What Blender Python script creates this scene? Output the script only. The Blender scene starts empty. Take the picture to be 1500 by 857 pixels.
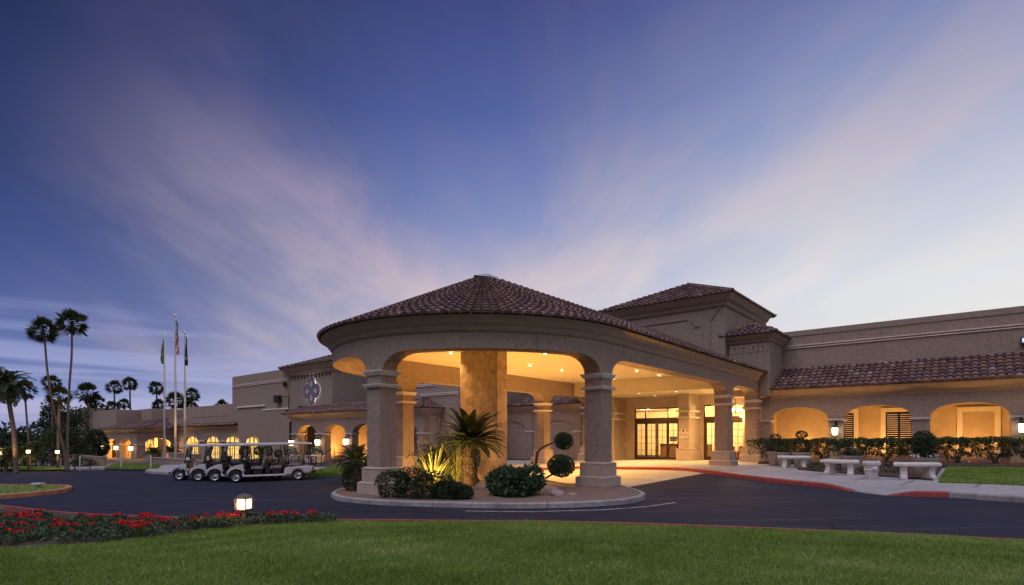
import bpy, bmesh, math, random
import numpy as np
from mathutils import Vector

R = math.radians
PI = math.pi
random.seed(7)
rng = np.random.default_rng(7)
SC = bpy.context.scene
COL = SC.collection

# ------------------------------------------------------------------ camera
CAM_H = 1.9
FPX = 816.0                      # focal length in pixels of the 1500 px wide photograph
cd = bpy.data.cameras.new('camera')
cd.sensor_width = 36.0
cd.lens = 36.0 * FPX / 1500.0
cd.shift_y = (640.0 - 428.5) / 1500.0
cd.clip_end = 8000
cam = bpy.data.objects.new('camera', cd)
cam.location = (0, 0, CAM_H)
cam.rotation_euler = (R(90), 0, 0)
COL.objects.link(cam)
SC.camera = cam

# ------------------------------------------------------------------ view
SC.view_settings.view_transform = 'Standard'
SC.view_settings.look = 'None'
SC.view_settings.exposure = 0.0
SC.view_settings.gamma = 1.0
SC.view_settings.use_curve_mapping = False
SC.render.engine = 'CYCLES'
SC.cycles.use_denoising = True
SC.cycles.max_bounces = 6
SC.cycles.diffuse_bounces = 3
SC.cycles.glossy_bounces = 2
SC.cycles.transmission_bounces = 3
SC.cycles.transparent_max_bounces = 8
SC.cycles.sample_clamp_indirect = 4.0
SC.cycles.caustics_reflective = False
SC.cycles.caustics_refractive = False

# ------------------------------------------------------------------ node helper
def sock(nt, node, i, val):
    s = node.inputs[i]
    if isinstance(val, bpy.types.NodeSocket):
        nt.links.new(val, s)
    else:
        s.default_value = val

def nd(nt, typ, ins=None, **attrs):
    n = nt.nodes.new(typ)
    for k, v in attrs.items():
        setattr(n, k, v)
    for k, v in (ins or {}).items():
        sock(nt, n, k, v)
    return n

def mth(nt, op, a, b=0.0, clamp=False):
    n = nd(nt, 'ShaderNodeMath', {0: a, 1: b}, operation=op)
    n.use_clamp = clamp
    return n.outputs[0]

def ramp(nt, fac, stops, interp='LINEAR'):
    n = nt.nodes.new('ShaderNodeValToRGB')
    n.color_ramp.interpolation = interp
    els = n.color_ramp.elements
    while len(els) < len(stops):
        els.new(0.5)
    for e, (p, c) in zip(els, stops):
        e.position = p
        e.color = (c[0], c[1], c[2], 1.0) if not isinstance(c, (int, float)) else (c, c, c, 1)
    nt.links.new(fac, n.inputs[0])
    return n.outputs[0]

def mixc(nt, fac, a, b, mode='MIX'):
    n = nt.nodes.new('ShaderNodeMix')
    n.data_type = 'RGBA'
    n.blend_type = mode
    sock(nt, n, 0, fac)
    for i, v in ((6, a), (7, b)):
        if isinstance(v, tuple) and len(v) == 3:
            v = (*v, 1.0)
        sock(nt, n, i, v)
    return n.outputs[2]

def smooth(nt, x, lo, hi):
    n = nt.nodes.new('ShaderNodeMapRange')
    n.interpolation_type = 'SMOOTHSTEP'
    sock(nt, n, 0, x)
    n.inputs[1].default_value = lo
    n.inputs[2].default_value = hi
    return n.outputs[0]

# ------------------------------------------------------------------ dusk sky
SUN_EL, SUN_AZ = R(4.0), R(215.0)
world = bpy.data.worlds.new('World')
SC.world = world
world.use_nodes = True
nt = world.node_tree
nt.nodes.clear()
tc = nd(nt, 'ShaderNodeTexCoord')
sep = nd(nt, 'ShaderNodeSeparateXYZ', {0: tc.outputs['Generated']})
dx, dy, dz = sep.outputs
rxy = mth(nt, 'SQRT', mth(nt, 'ADD', mth(nt, 'MULTIPLY', dx, dx), mth(nt, 'ADD', mth(nt, 'MULTIPLY', dy, dy), 1e-4)))
side = mth(nt, 'DIVIDE', dx, rxy)                     # -1 west .. +1 east
up = mth(nt, 'MAXIMUM', dz, 0.0)
L_ = ramp(nt, up, [(0.0, (.30, .32, .54)), (.05, (.25, .32, .62)), (.10, (.13, .185, .43)), (.20, (.062, .10, .30)), (.36, (.026, .045, .16)), (.56, (.011, .019, .075)), (.75, (.02, .03, .12)), (1.0, (.12, .14, .30))])
C_ = ramp(nt, up, [(0.0, (.56, .50, .60)), (.10, (.58, .54, .65)), (.22, (.44, .45, .62)), (.36, (.175, .245, .52)), (.50, (.080, .122, .36)), (.62, (.05, .065, .22)), (1.0, (.14, .15, .32))])
R_ = ramp(nt, up, [(0.0, (.86, .80, .74)), (.12, (.84, .80, .76)), (.22, (.72, .75, .80)), (.34, (.50, .55, .70)), (.46, (.26, .33, .57)), (.60, (.105, .14, .37)), (1.0, (.15, .16, .34))])
lc = mixc(nt, smooth(nt, side, -.72, .02), L_, C_)
base = mixc(nt, smooth(nt, side, -.06, .66), lc, R_)
# high cirrus in long streaks that run away from the viewer
den = mth(nt, 'ADD', up, 0.16)
px_ = mth(nt, 'DIVIDE', dx, den)
py_ = mth(nt, 'DIVIDE', dy, den)
cv = nd(nt, 'ShaderNodeCombineXYZ', {0: px_, 1: py_, 2: 0.0}).outputs[0]
mp = nd(nt, 'ShaderNodeMapping', {0: cv, 1: (0.35, 0.2, 0), 2: (0, 0, R(-10)), 3: (0.62, 0.20, 1)}).outputs[0]
n1 = nd(nt, 'ShaderNodeTexNoise', {'Vector': mp, 'Scale': 1.25, 'Detail': 8.0, 'Roughness': .58, 'Distortion': .9}).outputs[0]
mp2 = nd(nt, 'ShaderNodeMapping', {0: cv, 1: (5.2, 1.7, 0), 2: (0, 0, R(-14)), 3: (2.6, 0.42, 1)}).outputs[0]
n2 = nd(nt, 'ShaderNodeTexNoise', {'Vector': mp2, 'Scale': 1.4, 'Detail': 6.0, 'Roughness': .55, 'Distortion': .3}).outputs[0]
n5 = nd(nt, 'ShaderNodeTexNoise', {'Vector': nd(nt, 'ShaderNodeMapping', {0: cv, 1: (7.3, 2.6, 0), 2: (0, 0, R(38)), 3: (1.5, .55, 1)}).outputs[0], 'Scale': 1.5, 'Detail': 9.0, 'Roughness': .56, 'Distortion': .7}).outputs[0]
cl = mth(nt, 'ADD', mth(nt, 'ADD', mth(nt, 'MULTIPLY', n1, .50), mth(nt, 'MULTIPLY', n2, .10)), mth(nt, 'MULTIPLY', n5, .40))
n4 = nd(nt, 'ShaderNodeTexNoise', {'Vector': nd(nt, 'ShaderNodeMapping', {0: cv, 1: (2.2, 4.1, 0), 3: (1.0, .7, 1)}).outputs[0], 'Scale': 1.1, 'Detail': 4.0, 'Roughness': .55}).outputs[0]
pxw = mth(nt, 'ADD', px_, mth(nt, 'MULTIPLY', mth(nt, 'SUBTRACT', n4, .5), 1.3))
def band(x0, k, w):
    """one long cirrus bank lying along a line of the cloud plane"""
    d = mth(nt, 'DIVIDE', mth(nt, 'SUBTRACT', pxw, mth(nt, 'ADD', mth(nt, 'MULTIPLY', py_, k), x0)), w)
    return mth(nt, 'EXPONENT', mth(nt, 'MULTIPLY', mth(nt, 'MULTIPLY', d, d), -1.0))
cl = mth(nt, 'ADD', cl, mth(nt, 'MULTIPLY', band(-1.22, .32, .30), .12))
cl = mth(nt, 'ADD', cl, mth(nt, 'MULTIPLY', band(1.45, -.55, .42), .115))
cl = mth(nt, 'SUBTRACT', cl, mth(nt, 'MULTIPLY', band(-.30, .04, .26), .03))
cm = smooth(nt, cl, .39, .74)
ccol_l = ramp(nt, up, [(0.0, (.78, .61, .59)), (.20, (.76, .59, .58)), (.36, (.42, .34, .46)), (.50, (.12, .115, .25)), (.7, (.09, .08, .17))])
ccol_r = ramp(nt, up, [(0.0, (.95, .86, .76)), (.22, (.88, .81, .76)), (.40, (.56, .50, .58)), (.60, (.24, .215, .36)), (1, (.12, .11, .25))])
ccol = mixc(nt, smooth(nt, side, -.25, .5), ccol_l, ccol_r)
cfac = mth(nt, 'MULTIPLY', cm, .92)
cfac = mth(nt, 'MULTIPLY', cfac, smooth(nt, side, -.72, -.34))
sky = mixc(nt, cfac, base, ccol)
# low stratus bars toward the west horizon
bv = nd(nt, 'ShaderNodeCombineXYZ', {0: mth(nt, 'MULTIPLY', side, 2.4), 1: mth(nt, 'MULTIPLY', up, 30.0), 2: 3.7}).outputs[0]
n3 = nd(nt, 'ShaderNodeTexNoise', {'Vector': bv, 'Scale': 1.3, 'Detail': 5.0, 'Roughness': .55, 'Distortion': .4}).outputs[0]
bm_ = mth(nt, 'MULTIPLY', smooth(nt, n3, .44, .62), mth(nt, 'SUBTRACT', 1.0, smooth(nt, side, -.5, .15)))
bm_ = mth(nt, 'MULTIPLY', bm_, mth(nt, 'SUBTRACT', 1.0, smooth(nt, up, .06, .26)))
sky = mixc(nt, mth(nt, 'MULTIPLY', bm_, .75), sky, ramp(nt, up, [(0, (.60, .48, .60)), (.06, (.42, .44, .70)), (.25, (.22, .27, .55))]))
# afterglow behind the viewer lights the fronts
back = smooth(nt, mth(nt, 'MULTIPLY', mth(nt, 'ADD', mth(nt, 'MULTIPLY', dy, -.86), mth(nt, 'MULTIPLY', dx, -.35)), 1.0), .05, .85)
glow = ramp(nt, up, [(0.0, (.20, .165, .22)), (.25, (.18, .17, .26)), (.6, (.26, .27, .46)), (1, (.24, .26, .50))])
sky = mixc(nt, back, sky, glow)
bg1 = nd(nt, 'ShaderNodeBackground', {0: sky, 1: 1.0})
ns = nt.nodes.new('ShaderNodeTexSky')
ns.sky_type = 'NISHITA'
ns.sun_disc = False
ns.sun_elevation = SUN_EL
ns.sun_rotation = SUN_AZ
bg2 = nd(nt, 'ShaderNodeBackground', {0: ns.outputs[0], 1: .004})
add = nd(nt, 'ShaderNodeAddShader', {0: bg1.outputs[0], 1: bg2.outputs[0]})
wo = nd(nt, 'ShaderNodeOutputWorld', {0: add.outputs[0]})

sd = bpy.data.lights.new('sun', 'SUN')
sd.energy = 1.8
sd.angle = R(60)
sd.color = (.93, .90, 1.0)
so = bpy.data.objects.new('sun', sd)
# light comes from azimuth SUN_AZ (measured from north = +Y, clockwise), low over the viewer's left shoulder
sdir = Vector((math.sin(SUN_AZ) * math.cos(R(68)), math.cos(SUN_AZ) * math.cos(R(68)), math.sin(R(68))))
so.rotation_euler = sdir.to_track_quat('Z', 'Y').to_euler()
so.location = (-20, -30, 40)
COL.objects.link(so)

# ------------------------------------------------------------------ frames
C0 = (-1.148, 22.312)                               # middle of the canopy
AX = (.7682, -.6402)                                # along the front, to the right
BX = (.6402, .7682)                                 # into the building
ROT = math.atan2(AX[1], AX[0])

def W(a, b, z=0.0):
    return (C0[0] + a * AX[0] + b * BX[0], C0[1] + a * AX[1] + b * BX[1], z)

def AB(x, y):
    ddx, ddy = x - C0[0], y - C0[1]
    return (ddx * AX[0] + ddy * AX[1], ddx * BX[0] + ddy * BX[1])

def G(x, y):
    return min(max(.021 + .022 * x + .004 * y, -1.0), .75)

def gp(u, v, dz=0.0):
    """The point of the ground (raised by dz) that the photograph shows at u, v."""
    r = ((u - 750) / FPX, (640 - v) / FPX)
    lo, hi = 1.0, 400.0
    for _ in range(50):
        m = (lo + hi) / 2
        if CAM_H + m * r[1] > G(m * r[0], m) + dz:
            lo = m
        else:
            hi = m
    return (lo * r[0], lo, CAM_H + lo * r[1])

def at(u, v, Y):
    return ((u - 750) / FPX * Y, Y, CAM_H + (640 - v) / FPX * Y)
# ------------------------------------------------------------------ mesh builder
class MB:
    def __init__(s):
        s.v, s.f, s.m, s.c = [], [], [], []
        s.mi = 0
        s.var = 0.5

    def face(s, pts):
        i = len(s.v)
        s.v.extend([tuple(p) for p in pts])
        s.f.append(tuple(range(i, i + len(pts))))
        s.m.append(s.mi)
        s.c.append(s.var)

    def add(s, vs, fs):
        i = len(s.v)
        s.v.extend([tuple(p) for p in vs])
        for f in fs:
            s.f.append(tuple(k + i for k in f))
            s.m.append(s.mi)
            s.c.append(s.var)

    def box(s, x0, x1, y0, y1, z0, z1):
        s.add([(x0, y0, z0), (x1, y0, z0), (x1, y1, z0), (x0, y1, z0), (x0, y0, z1), (x1, y0, z1), (x1, y1, z1), (x0, y1, z1)],
              [(0, 3, 2, 1), (4, 5, 6, 7), (0, 1, 5, 4), (1, 2, 6, 5), (2, 3, 7, 6), (3, 0, 4, 7)])

    def frustum(s, cx, cy, z0, z1, w0, w1, d0=None, d1=None):
        d0 = w0 if d0 is None else d0
        d1 = w1 if d1 is None else d1
        vs = []
        for z, w, d in ((z0, w0, d0), (z1, w1, d1)):
            vs += [(cx - w / 2, cy - d / 2, z), (cx + w / 2, cy - d / 2, z), (cx + w / 2, cy + d / 2, z), (cx - w / 2, cy + d / 2, z)]
        s.add(vs, [(0, 3, 2, 1), (4, 5, 6, 7), (0, 1, 5, 4), (1, 2, 6, 5), (2, 3, 7, 6), (3, 0, 4, 7)])

    def tube(s, pts, rad, n=8, cap=True, squash=1.0):
        pts = [Vector(p) for p in pts]
        rad = [rad] * len(pts) if isinstance(rad, (int, float)) else rad
        base = len(s.v)
        vs, fs = [], []
        up = Vector((0, 0, 1))
        prev = None
        for i, p in enumerate(pts):
            d = (pts[min(i + 1, len(pts) - 1)] - pts[max(i - 1, 0)]).normalized()
            if prev is None:
                ref = up if abs(d.z) < .95 else Vector((1, 0, 0))
                x = d.cross(ref).normalized()
            else:
                x = (prev - d * prev.dot(d)).normalized()
            prev = x
            y = d.cross(x)
            for k in range(n):
                t = 2 * PI * k / n
                vs.append(p + (x * math.cos(t) + y * math.sin(t) * squash) * rad[i])
        for i in range(len(pts) - 1):
            for k in range(n):
                k2 = (k + 1) % n
                fs.append((i * n + k, i * n + k2, (i + 1) * n + k2, (i + 1) * n + k))
        if cap:
            fs.append(tuple(range(n))[::-1])
            fs.append(tuple((len(pts) - 1) * n + k for k in range(n)))
        s.add(vs, fs)

    def lathe(s, prof, n=20, c=(0, 0, 0), axis='z', cap=True):
        vs, fs = [], []
        for r, z in prof:
            for k in range(n):
                t = 2 * PI * k / n
                if axis == 'z':
                    vs.append((c[0] + r * math.cos(t), c[1] + r * math.sin(t), c[2] + z))
                else:
                    vs.append((c[0] + r * math.cos(t), c[1] + z, c[2] + r * math.sin(t)))
        for i in range(len(prof) - 1):
            for k in range(n):
                k2 = (k + 1) % n
                fs.append((i * n + k, i * n + k2, (i + 1) * n + k2, (i + 1) * n + k))
        if cap:
            fs.append(tuple(range(n))[::-1])
            fs.append(tuple((len(prof) - 1) * n + k for k in range(n)))
        s.add(vs, fs)

    def prism(s, poly, y0, y1):
        """polygon in x,z pushed along y"""
        n = len(poly)
        vs = [(x, y0, z) for x, z in poly] + [(x, y1, z) for x, z in poly]
        fs = [tuple(range(n)), tuple(range(n, 2 * n))[::-1]]
        for k in range(n):
            k2 = (k + 1) % n
            fs.append((k, k + n, k2 + n, k2))
        s.add(vs, fs)

    def slab(s, poly, ztop, zbot):
        """polygon in x,y with height functions"""
        n = len(poly)
        vs = [(x, y, ztop(x, y)) for x, y in poly] + [(x, y, zbot(x, y)) for x, y in poly]
        fs = [tuple(range(n))]
        for k in range(n):
            k2 = (k + 1) % n
            fs.append((k, k + n, k2 + n, k2))
        s.add(vs, fs)

    def build(s, name, mat, parent=None, smooth=False, bevel=0.0, fix=True, angle=None):
        me = bpy.data.meshes.new(name)
        me.from_pydata(s.v, [], s.f)
        mats = mat if isinstance(mat, (list, tuple)) else [mat]
        for m in mats:
            me.materials.append(m)
        if len(mats) > 1:
            me.polygons.foreach_set('material_index', s.m)
        at_ = me.attributes.new('var', 'FLOAT', 'FACE')
        at_.data.foreach_set('value', s.c)
        if fix:
            b = bmesh.new()
            b.from_mesh(me)
            bmesh.ops.remove_doubles(b, verts=b.verts, dist=1e-5)
            bmesh.ops.recalc_face_normals(b, faces=b.faces)
            b.to_mesh(me)
            b.free()
        if smooth:
            me.polygons.foreach_set('use_smooth', [True] * len(me.polygons))
            if angle:
                me.set_sharp_from_angle(angle=R(angle))
        o = bpy.data.objects.new(name, me)
        COL.objects.link(o)
        if parent is not None:
            o.parent = parent
        if bevel:
            md = o.modifiers.new('soft_edges', 'BEVEL')
            md.width = bevel
            md.segments = 2
            md.limit_method = 'ANGLE'
            md.angle_limit = R(40)
        return o

def np_mesh(name, V, F, mat, parent=None, var=None, smooth=False):
    """quads or triangles from numpy arrays"""
    me = bpy.data.meshes.new(name)
    k = F.shape[1]
    me.vertices.add(len(V))
    me.vertices.foreach_set('co', np.ascontiguousarray(V, dtype=np.float32).ravel())
    me.loops.add(F.size)
    me.loops.foreach_set('vertex_index', np.ascontiguousarray(F, dtype=np.int32).ravel())
    me.polygons.add(len(F))
    me.polygons.foreach_set('loop_start', np.arange(0, F.size, k, dtype=np.int32))
    me.polygons.foreach_set('loop_total', np.full(len(F), k, dtype=np.int32))
    if smooth:
        me.polygons.foreach_set('use_smooth', np.ones(len(F), dtype=bool))
    me.update(calc_edges=True)
    at_ = me.attributes.new('var', 'FLOAT', 'FACE')
    at_.data.foreach_set('value', np.asarray(var if var is not None else np.full(len(F), .5), dtype=np.float32))
    me.materials.append(mat)
    o = bpy.data.objects.new(name, me)
    COL.objects.link(o)
    if parent is not None:
        o.parent = parent
    return o

def leaf_mesh(name, P, D, L, Wd, mat, parent=None, var=None, droop=0.0, roll=None):
    """one folded four-cornered leaf per point"""
    n = len(P)
    P = np.asarray(P, float)
    D = np.asarray(D, float)
    D = D / (np.linalg.norm(D, axis=1, keepdims=True) + 1e-9)
    L = np.broadcast_to(np.asarray(L, float), (n,))[:, None]
    Wd = np.broadcast_to(np.asarray(Wd, float), (n,))[:, None]
    A = rng.normal(size=(n, 3))
    S = np.cross(D, A)
    S /= np.linalg.norm(S, axis=1, keepdims=True) + 1e-9
    if roll is not None:
        S = np.cross(D, np.asarray(roll, float) + A * .25)
        S /= np.linalg.norm(S, axis=1, keepdims=True) + 1e-9
    mid = P + D * L * .45
    tip = P + D * L
    tip[:, 2] -= droop * L[:, 0]
    V = np.stack([P, mid + S * Wd, tip, mid - S * Wd], axis=1).reshape(-1, 3)
    F = np.arange(4 * n).reshape(n, 4)
    if var is None:
        var = rng.random(n)
    return np_mesh(name, V, F, mat, parent, var)

# ------------------------------------------------------------------ things
def tag(o, label, cat, group=None, kind=None):
    o['label'] = label
    o['category'] = cat
    if group:
        o['group'] = group
    if kind:
        o['kind'] = kind
    return o

def thing(name, label, cat, loc=(0, 0, 0), rz=0.0, group=None):
    o = bpy.data.objects.new(name, None)
    o.empty_display_size = .2
    COL.objects.link(o)
    o.location = loc
    o.rotation_euler = (0, 0, rz)
    return tag(o, label, cat, group)

def building(name, label, cat):
    return thing(name, label, cat, (C0[0], C0[1], 0), ROT)

def struct(o, kind='structure'):
    o['kind'] = kind
    return o

def dup(root, loc, rz=0.0, label=None, group=None, scale=None):
    def cp(o, parent):
        c = o.copy()
        COL.objects.link(c)
        if parent is not None:
            c.parent = parent
        for ch in list(o.children):
            cp(ch, c)
        return c
    r = cp(root, None)
    r.location = loc
    r.rotation_euler = (0, 0, rz)
    if scale:
        r.scale = (scale,) * 3
    if label:
        r['label'] = label
    if group:
        r['group'] = group
    return r

def lamp(kind, loc, energy, color, parent=None, size=.1, spot=None, rot=None, blend=.6, name='lamp_glow'):
    l = bpy.data.lights.new(name, kind)
    l.energy = energy
    l.color = color
    if kind == 'AREA':
        l.shape = 'DISK'
        l.size = size
    elif kind in ('POINT', 'SPOT'):
        l.shadow_soft_size = size
    if kind == 'SPOT':
        l.spot_size = R(spot or 90)
        l.spot_blend = blend
    o = bpy.data.objects.new(name, l)
    COL.objects.link(o)
    if parent is not None:
        o.parent = parent
    o.location = loc
    if rot:
        o.rotation_euler = rot
    return o

def aim(frm, to):
    return (Vector(frm) - Vector(to)).to_track_quat('Z', 'Y').to_euler()

# ------------------------------------------------------------------ materials
MATS = {}

def new_mat(name):
    m = bpy.data.materials.new(name)
    m.use_nodes = True
    t = m.node_tree
    b = t.nodes['Principled BSDF']
    MATS[name] = m
    return m, t, b

def coords(t, scale=1.0, obj=True):
    c = nd(t, 'ShaderNodeTexCoord').outputs['Object']
    if scale != 1.0:
        c = nd(t, 'ShaderNodeMapping', {0: c, 3: (scale,) * 3 if not isinstance(scale, tuple) else scale}).outputs[0]
    return c

def surf(name, col, rough=.8, vary=.2, nscale=6.0, bump=.0, bscale=40.0, metal=0.0, dist=.02, patch=0.0, pscale=.35, spec=.3, pcol=None):
    m, t, b = new_mat(name)
    c = coords(t)
    n = nd(t, 'ShaderNodeTexNoise', {'Vector': c, 'Scale': nscale, 'Detail': 5.0, 'Roughness': .6}).outputs[0]
    lo = tuple(x * (1 - vary) for x in col)
    hi = tuple(min(1, x * (1 + vary)) for x in col)
    k = ramp(t, n, [(.3, lo), (.7, hi)])
    if patch:
        n2 = nd(t, 'ShaderNodeTexNoise', {'Vector': c, 'Scale': pscale, 'Detail': 6.0, 'Roughness': .62, 'Distortion': .4}).outputs[0]
        pc = pcol or tuple(x * .55 for x in col)
        k = mixc(t, mth(t, 'MULTIPLY', smooth(t, n2, .45, .72), patch), k, pc)
    sock(t, b, 'Base Color', k)
    b.inputs['Roughness'].default_value = rough
    b.inputs['Metallic'].default_value = metal
    b.inputs['Specular IOR Level'].default_value = spec
    if bump:
        bn = nd(t, 'ShaderNodeTexNoise', {'Vector': c, 'Scale': bscale, 'Detail': 4.0, 'Roughness': .65}).outputs[0]
        bp = nd(t, 'ShaderNodeBump', {'Height': bn, 'Strength': bump, 'Distance': dist})
        t.links.new(bp.outputs[0], b.inputs['Normal'])
    return m

def stucco_mat(name, col, dark=.62, scale=9.0):
    """rough skip-trowel stucco: blotches plus a coarse relief"""
    m, t, b = new_mat(name)
    c = coords(t)
    v = nd(t, 'ShaderNodeTexNoise', {'Vector': c, 'Scale': scale, 'Detail': 6.0, 'Roughness': .68, 'Distortion': .6}).outputs[0]
    big = nd(t, 'ShaderNodeTexNoise', {'Vector': c, 'Scale': .8, 'Detail': 4.0, 'Roughness': .6}).outputs[0]
    k = ramp(t, v, [(.30, tuple(x * dark for x in col)), (.55, col), (.75, tuple(x * 1.18 for x in col))])
    k = mixc(t, smooth(t, big, .35, .7), k, mixc(t, .5, k, tuple(x * .86 for x in col)))
    st = nd(t, 'ShaderNodeMapping', {0: c, 3: (5.0, 5.0, .22)}).outputs[0]
    sn = nd(t, 'ShaderNodeTexNoise', {'Vector': st, 'Scale': 1.0, 'Detail': 4.0}).outputs[0]
    k = mixc(t, mth(t, 'MULTIPLY', smooth(t, sn, .55, .76), .38), k, tuple(x * .5 for x in col))
    sock(t, b, 'Base Color', k)
    b.inputs['Roughness'].default_value = .92
    b.inputs['Specular IOR Level'].default_value = .15
    bp = nd(t, 'ShaderNodeBump', {'Height': v, 'Strength': .55, 'Distance': .035})
    t.links.new(bp.outputs[0], b.inputs['Normal'])
    return m

def var_mat(name, stops, rough=.6, spec=.3, trans=0.0, noise=0.0, nscale=8.0, bump=0.0, bscale=30.0, vmix=.75):
    """colour from the per-face value 'var'"""
    m, t, b = new_mat(name)
    a = nd(t, 'ShaderNodeAttribute')
    a.attribute_name = 'var'
    k = ramp(t, a.outputs['Fac'], stops)
    c = coords(t)
    if noise:
        n = nd(t, 'ShaderNodeTexNoise', {'Vector': c, 'Scale': nscale, 'Detail': 4.0}).outputs[0]
        k = mixc(t, noise, k, mixc(t, 1.0, k, ramp(t, n, [(.3, .45), (.7, 1.0)]), 'MULTIPLY'))
    sock(t, b, 'Base Color', k)
    b.inputs['Roughness'].default_value = rough
    b.inputs['Specular IOR Level'].default_value = spec
    if bump:
        bn = nd(t, 'ShaderNodeTexNoise', {'Vector': c, 'Scale': bscale, 'Detail': 3.0}).outputs[0]
        bp = nd(t, 'ShaderNodeBump', {'Height': bn, 'Strength': bump, 'Distance': .02})
        t.links.new(bp.outputs[0], b.inputs['Normal'])
    if trans:
        tr = nd(t, 'ShaderNodeBsdfTranslucent', {0: k})
        mx = nd(t, 'ShaderNodeMixShader', {0: trans, 1: b.outputs[0], 2: tr.outputs[0]})
        t.links.new(mx.outputs[0], t.nodes['Material Output'].inputs[0])
    return m

def emit_mat(name, col, strength, noise=0.0, scale=3.0):
    m, t, b = new_mat(name)
    b.inputs['Base Color'].default_value = (*[min(.8, x) for x in col], 1)
    if noise:
        n = nd(t, 'ShaderNodeTexNoise', {'Vector': coords(t), 'Scale': scale, 'Detail': 3.0}).outputs[0]
        k = ramp(t, n, [(.32, tuple(x * (1 - noise) for x in col)), (.62, col)])
        sock(t, b, 'Emission Color', k)
    else:
        b.inputs['Emission Color'].default_value = (*col, 1)
    b.inputs['Emission Strength'].default_value = strength
    b.inputs['Roughness'].default_value = .4
    return m

STUCCO = stucco_mat('stucco', (.365, .278, .222), dark=.58)
STUCCO_PIER = stucco_mat('stucco_pier', (.40, .30, .225), dark=.45, scale=3.2)
STUCCO_IN = stucco_mat('stucco_inner', (.47, .37, .29), dark=.8)
PLASTER = surf('smooth_plaster', (.44, .345, .275), rough=.9, vary=.10, nscale=2.5, bump=.12, bscale=50)
TRIM = surf('cream_trim', (.66, .595, .545), rough=.8, vary=.07, nscale=4, bump=.08, bscale=60)
CORNICE = surf('cornice_plaster', (.34, .262, .21), rough=.85, vary=.10, nscale=3, bump=.1, bscale=50)
CEILING = surf('ceiling_plaster', (.70, .60, .42), rough=.9, vary=.05, nscale=2)
TILE = var_mat('clay_tile', [(0, (.11, .066, .064)), (.25, (.155, .092, .086)), (.5, (.20, .118, .105)), (.72, (.27, .145, .105)), (.86, (.27, .19, .17)), (1, (.34, .26, .24))], rough=.62, noise=.6, nscale=7, bump=.25, bscale=25)
TILE_UNDER = surf('roof_underlay', (.13, .082, .072), rough=.95)
CONCRETE = surf('concrete', (.335, .315, .315), rough=.9, vary=.14, nscale=3.0, bump=.15, bscale=60, patch=.45, pscale=.6)
KERBW = surf('kerb_concrete', (.31, .285, .27), rough=.9, vary=.25, nscale=7.0, bump=.25, bscale=30, patch=.8, pscale=1.6, pcol=(.16, .14, .13))
KERBR = surf('kerb_red_paint', (.31, .060, .055), rough=.75, vary=.22, nscale=6.0, bump=.15, bscale=30, patch=.4, pscale=1.4, pcol=(.26, .12, .10))
PAVING = surf('drive_concrete', (.36, .33, .29), rough=.75, vary=.12, nscale=1.5, bump=.10, bscale=60, patch=.3, pscale=.5)
BRONZE = surf('bronze_frame', (.075, .045, .032), rough=.45, vary=.2, nscale=8, metal=.3)
IRON = surf('dark_iron', (.035, .030, .028), rough=.5, vary=.2, nscale=8, metal=.6)
ALU = surf('brushed_pole', (.62, .60, .58), rough=.35, vary=.06, nscale=5, metal=.7)
BARK = surf('palm_bark', (.16, .115, .085), rough=.95, vary=.45, nscale=9, bump=.6, bscale=20, dist=.05)
BARK2 = surf('tree_bark', (.12, .095, .075), rough=.95, vary=.35, nscale=9, bump=.5, bscale=25, dist=.04)
ROCK = surf('boulder_rock', (.32, .24, .21), rough=.95, vary=.35, nscale=3.5, bump=.6, bscale=9, dist=.06)
STONE = surf('cast_stone', (.60, .55, .51), rough=.88, vary=.14, nscale=5, bump=.25, bscale=35, patch=.35, pscale=3, pcol=(.32, .28, .25))
TERRA = surf('planter_clay', (.36, .31, .27), rough=.9, vary=.2, nscale=4, bump=.2, bscale=30, patch=.3, pscale=2)
GRAVEL = surf('bed_gravel', (.19, .135, .11), rough=.98, vary=.5, nscale=28, bump=.8, bscale=45, dist=.03, patch=.35, pscale=1.2)
MULCH = surf('mulch', (.085, .055, .042), rough=1, vary=.5, nscale=25, bump=.8, bscale=40, dist=.04)
SOIL = surf('dry_ground', (.10, .085, .055), rough=1, vary=.35, nscale=2.5, bump=.4, bscale=10)
WHITE = surf('cart_white', (.62, .61, .62), rough=.28, vary=.04, nscale=2, spec=.5)
BLACK = surf('black_plastic', (.022, .022, .024), rough=.55, vary=.2, nscale=10)
RUBBER = surf('tyre_rubber', (.022, .021, .021), rough=.85, vary=.2, nscale=20, bump=.2, bscale=60)
CHROME = surf('alloy', (.66, .66, .68), rough=.28, vary=.05, nscale=5, metal=.85)
SEAT = surf('seat_vinyl', (.30, .255, .215), rough=.55, vary=.08, nscale=5, bump=.06, bscale=60)
WARM = (1.0, .47, .095)
WARMW = (1.0, .56, .19)
PANE = emit_mat('lit_window_pane', (1.0, .60, .17), 1.25, noise=.55, scale=1.6)
LAMPGLASS = emit_mat('lamp_glass', (1.0, .78, .46), 5.0)
DOWNL = emit_mat('downlight_lens', (1.0, .80, .50), 9.0)
LEAF = var_mat('broad_leaf', [(0, (.022, .040, .014)), (.45, (.045, .078, .024)), (.8, (.085, .120, .036)), (1, (.15, .17, .055))], rough=.5, trans=.22)
LEAFD = var_mat('dark_leaf', [(0, (.014, .026, .012)), (.5, (.030, .050, .020)), (.85, (.055, .080, .030)), (1, (.10, .11, .045))], rough=.55, trans=.18)
HEDGE = var_mat('hedge_leaf', [(0, (.022, .042, .014)), (.5, (.050, .082, .026)), (.85, (.088, .125, .042)), (1, (.15, .18, .07))], rough=.5, trans=.25)
LEAFB = var_mat('blue_leaf', [(0, (.028, .055, .030)), (.5, (.055, .098, .048)), (.85, (.09, .145, .065)), (1, (.15, .20, .09))], rough=.5, trans=.2)
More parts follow.
